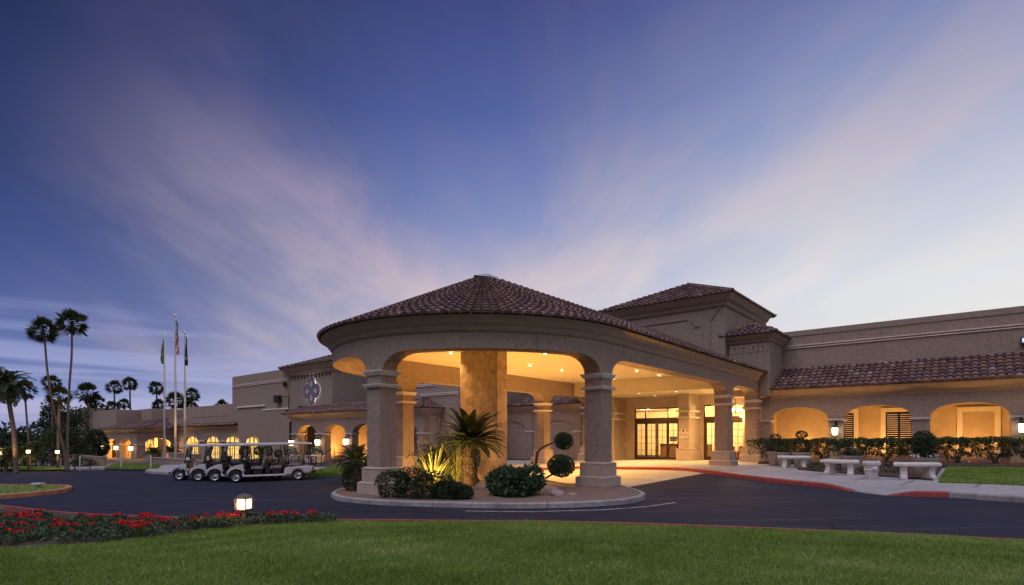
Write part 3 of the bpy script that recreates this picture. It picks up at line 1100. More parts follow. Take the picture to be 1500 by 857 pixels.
# ================================================================== the canopy
port = building('porte_cochere', 'round-ended entrance canopy with clay tile roof on square stucco columns, glowing inside', 'canopy')
RO, RI, RM = 5.75, 5.10, 5.42
BEND = 16.95
LS = BEND
LA = PI * RM
def ring(r):
    def f(s, z):
        if s <= LS:
            return (r, BEND - s, z)
        if s <= LS + LA:
            t = (s - LS) / RM
            return (r * math.cos(t), -r * math.sin(t), z)
        return (-r, s - LS - LA, z)
    return f
def s_of(a, b):
    if b >= 0:
        return LS - b if a > 0 else LS + LA + b
    return LS + RM * math.atan2(-b, a)
colpos = [(5.42, 16.55), (5.42, 11.84), (5.42, -.19), (.57, -5.39), (-5.42, .4), (-5.42, 11.3), (-5.42, 16.55)]
ZCAP, ZARCH, ZWTOP = 3.96, 4.55, 5.44
segs = []
c = 0.0
for (a, b) in colpos:
    s = s_of(a, b)
    lo, hi = s - .335, s + .335
    if lo > c + .01:
        ln = lo - c
        e = .95 if ln > 4 else ln * .42
        zt = ZARCH if ln > 4 else 4.40
        if c == 0.0:
            segs.append((c, lo, ZCAP))
        else:
            segs.append((c, lo, arch_fn(c, lo, ZCAP, zt, 2.0, e)))
    segs.append((max(lo, c), hi, ZCAP))
    c = hi
if c < LS + LA + BEND:
    segs.append((c, LS + LA + BEND, ZCAP))
mb = MB()
wall_profile(mb, segs, ring(RO), ring(RI), ZWTOP, step=.3)
mb.build('beam_wall', STUCCO, port)
ringpath = [(RO, BEND, 1, 0), (RO, 8, 1, 0), (RO, 0, 1, 0)] + [(RO * math.cos(t), -RO * math.sin(t), math.cos(t), -math.sin(t)) for t in np.linspace(0, PI, 61)[1:-1]] + [(-RO, 0, -1, 0), (-RO, 8, -1, 0), (-RO, BEND, -1, 0)]
mb = MB()
sweep(mb, ringpath, cornice_prof(5.475, .98, .004))
mb.build('cornice', CORNICE, port, smooth=True, angle=50)
ZG = {}
zb = [G(*W(a, b)[:2]) + .12 for a, b in colpos]
zb = [.42, .26, .12, .0, .05, .18, .3]
for (a, b), z0 in zip(colpos, zb):
    column_parts(port, a, b, z0, ZCAP)
# slab pier that carries the roof, standing in the planted island
mb = MB()
mb.box(-1.0, 1.0, -.3, .3, -.1, 5.37)
mb.build('pier', STUCCO_PIER, port, bevel=.02)
# ceiling, the dropped soffit toward the doors
mb = MB()
pts = [(RI + .02, 14.3), (RI + .02, 0)] + [((RI + .02) * math.cos(t), -(RI + .02) * math.sin(t)) for t in np.linspace(0, PI, 40)[1:-1]] + [(-RI - .02, 0), (-RI - .02, 14.3)]
mb.slab(pts, lambda x, y: 5.42, lambda x, y: 5.35)
mb.build('ceiling', CEILING, port)
mb = MB()
mb.box(-RI - .3, RI + .02, 14.3, 18.52, 4.58, 5.46)
mb.build('soffit', CEILING, port)

# roof: half cone at the end, two long slopes back to the house
APX = 8.28
RE, ZE = 6.2, 5.47
mb = MB()
nr = 16
sl = math.hypot(RE, APX - ZE)
nst = 0
counts = []
for r in range(nr):
    rl = RE * (1 - r / nr)
    n = 64 if rl > 3.0 else (32 if rl > 1.4 else 16)
    ru = RE * (1 - (r + 1.12) / nr)
    ru = max(ru, .05)
    zl = ZE + (APX - ZE) * (1 - rl / RE)
    zu = ZE + (APX - ZE) * (1 - ru / RE)
    rl2 = rl + (.05 if r == 0 else .03)
    zl2 = zl - .02
    for k in range(n):
        t = PI * (k + .5) / n + random.uniform(-.0012, .0012)
        ct, st = math.cos(t), -math.sin(t)
        nrm = Vector(((APX - ZE) / sl * ct, (APX - ZE) / sl * st, RE / sl))
        barrel(mb, Vector((rl2 * ct, rl2 * st, zl2)), (ru * ct, ru * st, zu), PI * rl / n * .99, max(PI * ru / n * .88, .03), nrm, lift=.04, h=.11)
tile_slope(mb, (RE, -.02, ZE), (RE, 15.6, ZE), (0, -.02, APX), (0, 15.6, APX), pitch=.36, course=sl / nr)
tile_slope(mb, (-RE, 15.6, ZE), (-RE, -.02, ZE), (0, 15.6, APX), (0, -.02, APX), pitch=.36, course=sl / nr)
tile_slope(mb, (RE, 15.6, ZE), (RE, 17.4, ZE), (3.9, 15.6, ZE + (RE - 3.9) / RE * (APX - ZE)), (3.9, 17.4, ZE + (RE - 3.9) / RE * (APX - ZE)), pitch=.36, course=sl / nr)
ridge(mb, (0, .35, APX), (0, 16.1, APX))
roof = mb.build('tile_roof', TILE, port, fix=False)
mb = MB()
cone = [((RE - .02) * math.cos(t), -(RE - .02) * math.sin(t), ZE + .0) for t in np.linspace(0, PI, 41)]
for p, q in zip(cone, cone[1:]):
    mb.face([p, q, (0, 0, APX)])
mb.face([(RE - .02, 0, ZE - .03), (RE - .02, 17.4, ZE - .03), (0, 17.4, APX - .03), (0, 0, APX - .03)])
mb.face([(-RE + .02, 17.4, ZE - .03), (-RE + .02, 0, ZE - .03), (0, 0, APX - .03), (0, 17.4, APX - .03)])
mb.build('roof_deck', TILE_UNDER, roof, fix=False)
# little metal gablet at the peak
mb = MB()
for sgn in (1, -1):
    mb.face([(0, -.55, APX - .02), (sgn * .42, -.1, APX - .06), (0, .25, APX + .22)])
    mb.face([(sgn * .42, -.1, APX - .06), (sgn * .42, .9, APX - .06), (0, .9, APX + .19), (0, .25, APX + .22)])
mb.build('peak_cap', surf('lead_cap', (.34, .33, .36), rough=.6, vary=.15), roof)

TV = .26
# ================================================================== the clubhouse
club = building('clubhouse', 'long stucco clubhouse with hip-roofed tower, arcade wing and bronze glass entrance doors', 'building')

# --- entrance wall under the canopy
ZD = .34
YD = 18.5
mb = MB()
door_op = [(-2.95, .30, 3.86), (1.88, 4.46, 3.92)]
segs = []
c = -5.3
for x0, x1, zt in door_op:
    segs += [(c, x0, -.1), (x0, x1, zt)]
    c = x1
segs.append((c, 5.75, -.1))
wall_profile(mb, segs, lambda s, z: (s, YD, z), lambda s, z: (s, YD + .3, z), 5.1, step=60)
mb.box(-6.05, -5.3, 16.95, 19.0, -.2, 5.1)
mb.build('entrance_wall', PLASTER, club)
for a0, a1, b0 in ((.94, 1.60, 16.85), (-4.35, -3.69, 16.95), (4.60, 5.30, 17.5)):
    mb = MB()
    mb.box(a0, a1, b0, YD - .004, -.1, 4.576)
    pil = mb.build('pilaster', PLASTER, club, bevel=.008)
    mb = MB()
    mb.box(a0 - .12, a1 + .12, b0 - .12, YD - .006, -.12, 1.13)
    mb.box(a0 - .15, a1 + .15, b0 - .15, YD - .008, 1.13, 1.18)
    mb.build('plinth', PLASTER, pil, bevel=.01)
    mb = MB()
    for zz in (3.05, 3.45):
        mb.box(a0 - .10, a1 + .10, b0 - .10, YD - .01, zz, zz + .05)
        mb.box(a0 - .14, a1 + .14, b0 - .14, YD - .012, zz + .05, zz + .10)
    mb.build('capital', TRIM, pil, bevel=.006)

def glazed_unit(x0, x1, z0, z1, ztr, leafs, parent, y):
    """bronze storefront: transom lights over door leaves with glazing bars"""
    mb = MB()
    f = .07
    mb.box(x0, x0 + f, y - .06, y + .06, z0, z1)
    mb.box(x1 - f, x1, y - .06, y + .06, z0, z1)
    mb.box(x0 + f, x1 - f, y - .06, y + .06, z1 - f, z1)
    mb.box(x0 + f, x1 - f, y - .075, y + .06, ztr - .30, ztr)
    n = leafs
    for k in range(1, n):
        xx = x0 + (x1 - x0) * k / n
        if k != 2 or n != 4:
            mb.box(xx - .035, xx + .035, y - .055, y + .055, ztr, z1 - f)
    fr = mb.build('door_frame', BRONZE, parent, bevel=.006)
    g = MB()
    g.box(x0 + f, x1 - f, y - .006, y + .006, ztr, z1 - f)
    g.build('transom_pane', GLASS, fr)
    w = (x1 - x0 - 2 * f) / n
    for k in range(n):
        a, b = x0 + f + w * k, x0 + f + w * (k + 1)
        d = MB()
        st = .095
        zt = ztr - .30
        yy = y - (.02 if k % 2 else -.02)
        d.box(a + .004, a + st, yy - .025, yy + .025, z0, zt)
        d.box(b - st, b - .004, yy - .025, yy + .025, z0, zt)
        d.box(a + st, b - st, yy - .025, yy + .025, z0, z0 + .22)
        d.box(a + st, b - st, yy - .025, yy + .025, zt - .10, zt)
        door = d.build('door', BRONZE, parent, bevel=.004)
        mt = MB()
        gx0, gx1, gz0, gz1 = a + st, b - st, z0 + .22, zt - .10
        mt.box((gx0 + gx1) / 2 - .011, (gx0 + gx1) / 2 + .011, yy - .018, yy + .018, gz0, gz1)
        for i in range(1, 5):
            zz = gz0 + (gz1 - gz0) * i / 5
            mt.box(gx0, gx1, yy - .016, yy + .016, zz - .011, zz + .011)
        mt.build('glazing_bars', BRONZE, door)
        p = MB()
        p.box(gx0, gx1, yy - .004, yy + .004, gz0, gz1)
        p.build('door_pane', GLASS, door)
        if n == 4 and k in (1, 2):
            h = MB()
            hx = b - st * .5 if k == 1 else a + st * .5
            h.tube([(hx, yy - .03, z0 + .95), (hx, yy - .075, z0 + .98), (hx, yy - .075, z0 + 1.38), (hx, yy - .03, z0 + 1.41)], .014, 6)
            h.build('handle', CHROME, door)
glazed_unit(-2.94, .29, ZD + .0, 3.85, 3.18, 4, club, YD + .10)
glazed_unit(1.89, 4.45, ZD + .1, 3.91, 3.18, 3, club, YD + .10)

# lobby seen through the doors
LOBBY = surf('lobby_wall', (.62, .52, .36), rough=.9, vary=.08, nscale=1.5)
mb = MB()
x0, x1, y0, y1, z0, z1 = -6.0, 6.0, YD + .32, 25.0, ZD - .02, 4.4
mb.face([(x0, y1, z0), (x1, y1, z0), (x1, y1, z1), (x0, y1, z1)])
mb.face([(x0, y0, z0), (x0, y1, z0), (x0, y1, z1), (x0, y0, z1)])
mb.face([(x1, y0, z0), (x1, y0, z1), (x1, y1, z1), (x1, y1, z0)])
mb.face([(x0, y0, z1), (x0, y1, z1), (x1, y1, z1), (x1, y0, z1)])
mb.face([(x0, y0, z0), (x1, y0, z0), (x1, y1, z0), (x0, y1, z0)])
mb.build('lobby_room', LOBBY, club, fix=False)
for lx, ly in ((-3.2, 21.0), (.2, 21.5), (3.3, 21.0)):
    lamp('POINT', (lx, ly, 3.7), 1000, (1, .66, .28), club, size=.25, name='lobby_light')

# --- main tower
def block(name, a0, a1, b0, b1, z0, z1, mat=STUCCO, parent=None, bevel=.03):
    mb = MB()
    mb.box(a0, a1, b0, b1, z0, z1)
    return mb.build(name, mat, parent, bevel=bevel)

def hip_roof(parent, a0, a1, b0, b1, ze, rise, over, corn=.86, pitch=.34, full=True):
    """hipped tile roof with swept cornice over a rectangular tower"""
    mb = MB()
    pts = [(a0, b1), (a0, b0), (a1, b0), (a1, b1)]
    pth = miter([(a0, b1), (a0, b0), (a1, b0), (a1, b1), (a0, b1)], left=False)
    # walked left side down, front, right side up: the outside is on the right-hand side
    pth = miter([(a0, b1), (a0, b0), (a1, b0), (a1, b1)], left=False)
    sweep(mb, [(x, y, nx, ny) for x, y, nx, ny in pth], cornice_prof(ze - .005, over / .40 * 1.0, .002))
    mb.build('cornice', CORNICE, parent, smooth=True, angle=50)
    A0, A1, B0, B1 = a0 - over, a1 + over, b0 - over, b1 + over
    ra, rb = (A1 - A0) / 2, (B1 - B0) / 2
    r = min(ra, rb)
    if ra <= rb:
        p, q = ((A0 + A1) / 2, B0 + r), ((A0 + A1) / 2, B1 - r)
    else:
        p, q = (A0 + r, (B0 + B1) / 2), (A1 - r, (B0 + B1) / 2)
    P, Q = (*p, ze + rise), (*q, ze + rise)
    e = [(A0, B0, ze), (A1, B0, ze), (A1, B1, ze), (A0, B1, ze)]
    m = MB()
    if ra <= rb:
        tile_slope(m, e[0], e[1], P, P, pitch)
        tile_slope(m, e[1], e[2], P, Q, pitch)
        tile_slope(m, e[2], e[3], Q, Q, pitch)
        tile_slope(m, e[3], e[0], Q, P, pitch)
    else:
        tile_slope(m, e[0], e[1], P, Q, pitch)
        tile_slope(m, e[1], e[2], Q, Q, pitch)
        tile_slope(m, e[2], e[3], Q, P, pitch)
        tile_slope(m, e[3], e[0], P, P, pitch)
    E = [P if ra <= rb or k in (0, 3) else Q for k in range(4)]
    tops = [P, P, Q, Q] if ra <= rb else [P, Q, Q, P]
    for k in range(4):
        ridge(m, e[k], tops[k])
    if (Vector(P) - Vector(Q)).length > .2:
        ridge(m, P, Q)
    rf = m.build('tile_roof', TILE, parent, fix=False)
    d = MB()
    for k in range(4):
        k2 = (k + 1) % 4
        f = [e[k], e[k2], tops[k2], tops[k]]
        if tops[k] == tops[k2]:
            f = f[:3]
        under_plane(d, f, .03)
    d.face([(x, y, z - .035) for x, y, z in e])
    d.build('roof_deck', TILE_UNDER, rf, fix=False)
    return rf

block('tower', -3.3, 4.08, 16.0, 23.6, 4.9, 9.95, parent=club)
hip_roof(club, -3.3, 4.08, 16.0, 23.6, 10.05, 1.95, .58)
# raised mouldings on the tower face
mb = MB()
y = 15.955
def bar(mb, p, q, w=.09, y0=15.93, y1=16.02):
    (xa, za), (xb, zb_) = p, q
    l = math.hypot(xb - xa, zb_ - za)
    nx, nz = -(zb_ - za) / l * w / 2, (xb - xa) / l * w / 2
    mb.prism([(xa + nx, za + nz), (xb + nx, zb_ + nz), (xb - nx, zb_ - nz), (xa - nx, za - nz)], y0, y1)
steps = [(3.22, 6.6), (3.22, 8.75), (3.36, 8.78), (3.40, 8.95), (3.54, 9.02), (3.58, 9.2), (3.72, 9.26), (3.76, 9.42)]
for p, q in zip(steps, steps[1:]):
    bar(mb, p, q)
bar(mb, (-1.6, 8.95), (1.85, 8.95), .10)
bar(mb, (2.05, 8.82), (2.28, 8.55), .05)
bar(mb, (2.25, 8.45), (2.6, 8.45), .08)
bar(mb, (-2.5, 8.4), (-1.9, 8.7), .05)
mb.build('tower_moulding', surf('dark_moulding', (.30, .235, .20), rough=.9), club)  # one tone, darker than the stucco

# --- small corner tower with blind arcading
block('corner_tower', 4.14, 6.4, 16.42, 19.0, 4.2, 7.50, parent=club)
hip_roof(club, 4.14, 6.4, 16.42, 19.2, 7.62, .78, .38, pitch=.30)
mb = MB()
def corbel_arch(mb, xc, z, w, y0, y1, h=.42, t=.07):
    n = 8
    outer, inner = [], []
    r = w / 2
    for k in range(n + 1):
        a = PI * k / n
        outer.append((xc - math.cos(a) * r, z + math.sin(a) * r))
        inner.append((xc - math.cos(a) * (r - t), z + math.sin(a) * (r - t)))
    for k in range(n):
        mb.prism([outer[k], outer[k + 1], inner[k + 1], inner[k]], y0, y1)
    mb.prism([(xc - r, z), (xc - r + t, z), (xc - r + t, z - h), (xc - r, z - h)], y0, y1)
    mb.prism([(xc + r - t, z), (xc + r, z), (xc + r, z - h), (xc + r - t, z - h)], y0, y1)
for k in range(4):
    corbel_arch(mb, 4.52 + k * .51, 6.92, .36, 16.36, 16.43, h=.22)
for k in range(5):
    yy = 16.65 + k * .42
    mb.box(6.39, 6.45, yy, yy + .14, 6.6, 7.15)
mb.build('blind_arcading', PLASTER, club)

# --- right wing
WING = 24.0
def skirt_roof(parent, a0, a1, be, ze, bt, zt, pitch=.33, hip_r=0.0, hip_l=0.0, deck=True):
    m = MB()
    e0, e1, r0, r1 = (a0, be, ze), (a1, be, ze), (a0 + hip_l, bt, zt), (a1 - hip_r, bt, zt)
    tile_slope(m, e0, e1, r0, r1, pitch)
    d = MB()
    under_plane(d, [e0, e1, r1, r0], .03)
    if hip_r:
        ridge(m, e1, r1)
        b2 = bt + .3
        tile_slope(m, e1, (a1, b2, ze), r1, (a1 - hip_r, b2, zt), pitch)
        under_plane(d, [e1, (a1, b2, ze), (a1 - hip_r, b2, zt), r1], .03)
    if hip_l:
        ridge(m, e0, r0)
        b2 = bt + .3
        tile_slope(m, (a0, b2, ze), e0, (a0 + hip_l, b2, zt), r0, pitch)
        under_plane(d, [(a0, b2, ze), e0, r0, (a0 + hip_l, b2, zt)], .03)
    # top course of mortar
    m.var = .95
    for k in range(int((r1[0] - r0[0]) / .33)):
        x = r0[0] + .165 + k * .33
        barrel(m, (x - .17, bt - .06, zt + .02), (x + .17, bt - .06, zt + .02), .2, .2, Vector((0, 0, 1)), h=.08)
    rf = m.build('tile_roof', TILE, parent, fix=False)
    d.build('roof_deck', TILE_UNDER, rf, fix=False)
    return rf

ops = [(6.25 + 3.6 * k, 9.15 + 3.6 * k) for k in range(5)]
mb = MB()
arcade(mb, 5.76, WING, 17.0, .5, ops, 0.0, 2.80, 3.50, 4.10, p=2.3)
# piers carry the arches: fill below the springing
mb.build('arcade_wall', STUCCO, club)
def caps(parent, edges, b0, b1, z):
    for x0, x1 in edges:
        q = MB()
        cap_band(q, x0, x1, b0, b1, z)
        q.build('capital', TRIM, parent, bevel=.006)
def cap_band(mb, a0, a1, b0, b1, z):
    mb.box(a0 - .05, a1 + .05, b0 - .05, b1 + .05, z, z + .06)
    mb.box(a0 - .10, a1 + .10, b0 - .10, b1 + .10, z + .06, z + .125)
mb = MB()
edges = [(5.76, 6.25)] + [(ops[k][1], ops[k + 1][0]) for k in range(4)] + [(ops[4][1], ops[4][1] + .7)]
caps(club, edges, 17.0, 17.5, 2.72)
mb = MB()
sweep(mb, miter([(6.2, 17.0), (WING, 17.0)]), [(o, z) for o, z in [(.002, 3.98), (.06, 4.0), (.08, 4.10), (.14, 4.13), (.2, 4.2), (.36, 4.36), (.47, 4.44), (.49, 4.485), (.002, 4.485)]])
mb.build('cornice', CORNICE, club, smooth=True, angle=50)
skirt_roof(club, 6.25, WING, 16.5, 4.50, 18.98, 5.84, pitch=.30)
block('upper_wall', 6.3, WING, 19.02, 27.0, 3.9, 8.06, parent=club)
mb = MB()
mb.box(6.42, WING, 18.985, 19.03, 7.74, 7.79)
mb.build('parapet_line', surf('groove', (.27, .215, .19), rough=.9), club)
mb = MB()
for zz in (7.03, 7.16):
    mb.box(6.42, WING, 18.95, 19.024, zz, zz + .04)
mb.build('wall_band', surf('pale_band', (.80, .68, .62), rough=.85), club, bevel=.006)
# back wall of the arcade walk with shuttered windows and a blank panel
mb = MB()
mb.box(5.3, WING, 19.3, 19.55, 0.1, 4.4)
mb.build('arcade_back_wall', PLASTER, club)
mb = MB()
mb.box(5.76, WING, 17.5, 19.3, 4.02, 4.08)
mb.build('arcade_ceiling', PLASTER, club)
def framed_panel(a0, a1, z0, z1, window=True):
    t = .22
    mb = MB()
    for q in ((a0 - t, a0, z0, z1 + t), (a1, a1 + t, z0, z1 + t), (a0, a1, z1, z1 + t)):
        mb.box(q[0], q[1], 19.22, 19.31, q[2], q[3])
    wf = mb.build('window' if window else 'wall_panel', TRIM, club, bevel=.008)
    if window:
        m2 = MB()
        mid = (a0 + a1) / 2
        for x0, x1 in ((a0, mid), (mid, a1)):
            m2.box(x0, x0 + .05, 19.245, 19.30, z0, z1)
            m2.box(x1 - .05, x1, 19.245, 19.30, z0, z1)
            n = int((z1 - z0) / .11)
            for k in range(n):
                zz = z0 + k * .11
                m2.add([(x0 + .05, 19.25, zz), (x1 - .05, 19.25, zz), (x1 - .05, 19.285, zz + .075), (x0 + .05, 19.285, zz + .075), (x0 + .05, 19.25, zz + .012), (x1 - .05, 19.25, zz + .012), (x1 - .05, 19.285, zz + .087), (x0 + .05, 19.285, zz + .087)],
                       [(0, 1, 2, 3), (4, 7, 6, 5), (0, 4, 5, 1), (1, 5, 6, 2), (2, 6, 7, 3), (3, 7, 4, 0)])
        m2.box(a0, a1, 19.245, 19.30, z1 - .05, z1)
        m2.build('shutters', IRON, wf)
        p = MB()
        p.box(a0, a1, 19.285, 19.312, z0, z1)
        p.build('pane', emit_mat('dim_window_pane', (.75, .56, .36), .5, noise=.6, scale=2.2), wf)
    return wf
framed_panel(11.45, 12.62, 1.0, 3.22)
framed_panel(9.05, 9.98, 1.0, 3.22)
framed_panel(14.64, 15.85, .7, 3.16, window=False)
framed_panel(17.7, 18.9, 1.0, 3.25)
# parapet lamp housing on the upper wall is a thing of its own (below)

# --- mid wing behind the canopy (blind arcade)
mb = MB()
mb.box(-22, -5.36, 16.5, 17.0, -.3, 4.0)
mb.build('blind_arcade_wall', STUCCO, club)
mb = MB()
def blind(mb, a0, a1, zs, zt, y0=16.42, y1=16.52):
    """wall skin with an arch-shaped recess: the skin stands proud, the recess is the wall behind"""
    segs = [(a0 - .52, a0, -.3), (a0, a1, arch_fn(a0, a1, zs, zt, 2.1)), (a1, a1 + .52, -.3)]
    wall_profile(mb, segs, lambda s, z: (s, y0, z), lambda s, z: (s, y1, z), 3.95, step=60)
for a1 in (-14.9, -10.75, -6.45):
    blind(mb, a1 - 3.1, a1, 2.30, 3.10)
mb.build('blind_arches', STUCCO, club)
caps(club, [(a1, a1 + .56) for a1 in (-14.9, -10.75, -6.45)], 16.42, 16.5, 2.22)
mb = MB()
sweep(mb, miter([(-22, 16.42), (-5.6, 16.42)]), [(.002, 3.72), (.06, 3.74), (.10, 3.86), (.2, 3.95), (.34, 4.08), (.42, 4.20), (.002, 4.20)])
mb.build('cornice', CORNICE, club, smooth=True, angle=50)
skirt_roof(club, -22, -5.7, 15.98, 4.22, 18.9, 5.45)
block('upper_wall', -22, -3.3, 18.92, 27, 3.9, 7.6, parent=club)
# side closing wall between canopy and mid wing
# --- plain wall with ledges between mid wing and pavilion
block('garden_wall', -22.0, -12.6, 11.1, 19.0, -.6, 8.1, parent=club)
mb = MB()
for a0, a1, zz in ((-20.9, -14.9, 5.73), (-20.9, -14.9, 5.62), (-16.6, -12.6, 5.02), (-16.6, -12.6, 4.90)):
    mb.box(a0, a1, 11.03, 11.11, zz, zz + .05)
mb.build('wall_band', MATS['pale_band'], club)

# ================================================================== pavilion and emblem tower
pav = building('arcade_pavilion', 'stucco wing with lantern-lit arches, low tile roof and a tower bearing the quatrefoil emblem', 'building')
PB = 9.5
pops = [(-31.17, -28.26), (-26.96, -23.9), (-23.0, -20.1), (-18.3, -15.1)]
PZ = -.75
mb = MB()
arcade(mb, -32.35, -14.5, PB, .6, pops, PZ, 2.16, 2.93, 3.55, p=2.1)
mb.build('arcade_wall', STUCCO, pav)
caps(pav, [(-32.35, pops[0][0])] + [(pops[k][1], pops[k + 1][0]) for k in range(3)] + [(pops[3][1], -14.5)], PB, PB + .6, 2.08)
mb = MB()
sweep(mb, miter([(-32.35, 11.05), (-32.35, PB), (-14.5, PB), (-14.5, 11.05)]), [(.002, 3.38), (.06, 3.40), (.08, 3.52), (.16, 3.58), (.3, 3.72), (.44, 3.84), (.48, 3.91), (.002, 3.91)])
mb.build('cornice', CORNICE, pav, smooth=True, angle=50)
skirt_roof(pav, -33.3, -14.0, PB - .5, 3.93, 11.08, 4.72, hip_r=2.1, hip_l=.6)
mb = MB()
mb.box(-32.35, -14.5, 12.1, 12.4, PZ, 3.6)
mb.box(-14.8, -14.5, PB + .6, 12.1, PZ, 3.6)
mb.box(-32.35, -14.5, PB + .62, 12.1, 3.2, 3.3)
mb.build('arcade_back_wall', PLASTER, pav)
mb = MB()
mb.box(-32.6, -14.2, PB - 1.6, 12.1, PZ - .5, -.27)
mb.build('terrace_floor', CONCRETE, pav, bevel=.02)
# french doors glowing behind the third and fourth arches
def french(parent, a0, a1, b, z0, z1, cols=2, rows=4, arched=False, facing='front', bd=.06):
    """lit casement with dark frame and bars, in the plane y=b"""
    mb = MB()
    n = cols
    top = arch_fn(a0, a1, z1 - .55, z1, 2.1) if arched else (lambda s: z1)
    N = 12 if arched else 1
    ss = [a0 + (a1 - a0) * k / N for k in range(N + 1)]
    p = MB()
    poly = [(a0, z0)] + [(a1, z0)] + [(s, top(s)) for s in ss[::-1]]
    p.prism(poly, b, b + .03)
    fr = MB()
    for k in range(N):
        fr.prism([(ss[k], top(ss[k])), (ss[k + 1], top(ss[k + 1])), (ss[k + 1], top(ss[k + 1]) - bd * 1.3), (ss[k], top(ss[k]) - bd * 1.3)], b - .07, b + .0)
    for s in (a0, a1 - bd * 1.3):
        fr.box(s, s + bd * 1.3, b - .068, b - .001, z0, top(s + .05) - .02)
    fr.box(a0, a1, b - .066, b - .002, z0, z0 + .25)
    w = (a1 - a0) / n
    for k in range(1, n):
        s = a0 + w * k
        fr.box(s - bd, s + bd, b - .072, b - .003, z0, top(s) - .02)
    ztr = z1 - .75
    if arched:
        fr.box(a0, a1, b - .075, b - .004, ztr - .07, ztr + .07)
    f_ = fr.build('window', BRONZE, parent)
    bars = MB()
    for k in range(n):
        s = a0 + w * (k + .5)
        bars.box(s - .016, s + .016, b - .05, b - .005, z0, min(ztr, top(s)) if arched else z1)
    for r in range(1, rows):
        zz = z0 + (ztr - z0) * r / rows
        bars.box(a0, a1, b - .048, b - .006, zz - .016, zz + .016)
    bars.build('glazing_bars', BRONZE, f_)
    p.build('pane', PANE, f_)
    return f_
french(pav, -23.6, -20.6, 12.06, -.25, 2.7, cols=3, arched=True)
TW0, TW1 = -35.7, -28.35
TB = 11.1
block('tower', TW0, TW1, TB, 20.0, 3.0, 8.2, parent=pav)
hip_roof(pav, TW0, TW1, TB, 20.0, 8.45, 1.6, .7)
mb = MB()
for k in range(12):
    x = TW0 + .35 + k * .60
    mb.box(x, x + .24, TB - .06, TB + .02, 7.35, 7.85)
mb.build('blind_slots', surf('slot_shade', (.10, .078, .07), rough=.95), pav)  # raised dark blocks; the shade of the recesses is put into their colour
# flanking walls with ledges, left of the tower
block('main_wall', -47.8, -35.72, 11.0, 24.0, -1.6, 8.5, parent=pav)
mb = MB()
for zz in (7.30, 7.46):
    mb.box(-47.86, -35.75, 10.92, 11.01, zz, zz + .06)
mb.build('wall_band', MATS['pale_band'], pav, bevel=.01)
for q in ((-46.4, -40.2, 5.02, 5.16), (-40.6, -35.5, 4.58, 4.70)):
    mb = MB()
    mb.box(q[0], q[1], 10.86, 11.01, q[2], q[3])
    mb.build('ledge', MATS['pale_band'], pav, bevel=.01)
mb = MB()
mb.box(-46.4, -32.3, 10.9, 11.02, -1.6, 4.6)
mb.build('wall_skin', STUCCO, pav)
mb = MB()
mb.box(-32.62, -32.42, 9.42, 9.62, -.6, 3.3)
mb.build('downpipe', IRON, pav)
mb = MB()
mb.box(-37.8, -36.9, 10.6, 10.9, 5.25, 5.95)
mb.tube([(-36.9, 10.75, 5.8), (-35.2, 10.75, 5.8), (-35.2, 10.75, 4.6)], .04, 6)
m2 = MB()
m2.box(-36.2, -35.9, 10.7, 10.98, 6.75, 7.15)
m2.build('wall_speaker', IRON, pav)
mb.build('service_box', IRON, pav)
french(pav, -44.2, -41.4, 10.86, -1.0, 1.95, cols=3, arched=True)

# ================================================================== far dining wing
fw = building('dining_wing', 'low stucco dining wing with glowing arched windows and a corner porch', 'building')
FB = 11.0
mb = MB()
mb.box(-68, -47.82, FB, FB + 6, -2.4, 4.2)
mb.build('window_wall', STUCCO, fw)
for ac, w, yb in ((-58.5, 1.75, FB - .02), (-52.65, 1.75, FB - .02), (-47.35, 1.65, 10.86)):
    french(fw, ac - w, ac + w, yb, -1.3, 2.0, cols=3, arched=True)
mb = MB()
def arch_ring(mb, a0, a1, b, zs, zt, y0, y1, t=.3):
    f1, f2 = arch_fn(a0, a1, zs, zt, 2.1), arch_fn(a0 - t, a1 + t, zs, zt + t, 2.1)
    N = 14
    for k in range(N):
        s0, s1 = a0 - t + (a1 - a0 + 2 * t) * k / N, a0 - t + (a1 - a0 + 2 * t) * (k + 1) / N
        l0 = f1(s0) if a0 < s0 < a1 else zs
        l1 = f1(s1) if a0 < s1 < a1 else zs
        mb.prism([(s0, f2(s0)), (s1, f2(s1)), (s1, l1), (s0, l0)], y0, y1)
for ac, w in ((-58.5, 1.75), (-52.65, 1.75)):
    arch_ring(mb, ac - w, ac + w, FB, 1.44, 2.0, FB - .18, FB + .01)
mb.build('window_hoods', STUCCO, fw)
for a0, a1 in ((-56.5, -54.65), (-50.6, -49.2)):
    mb = MB()
    mb.box(a0, a1, FB - .16, FB + .01, 1.36, 1.5)
    mb.build('capital', TRIM, fw)
mb = MB()
sweep(mb, miter([(-63.95, FB), (-46.3, FB)]), [(.002, 2.7), (.1, 2.75), (.2, 2.9), (.4, 3.05), (.5, 3.12), (.002, 3.12)])
mb.build('cornice', CORNICE, fw, smooth=True, angle=50)
skirt_roof(fw, -63.7, -46.2, FB - .6, 3.20, 13.2, 4.45)
block('low_parapet', -68, -47.84, 13.2, 20, 3.0, 5.85, parent=fw)
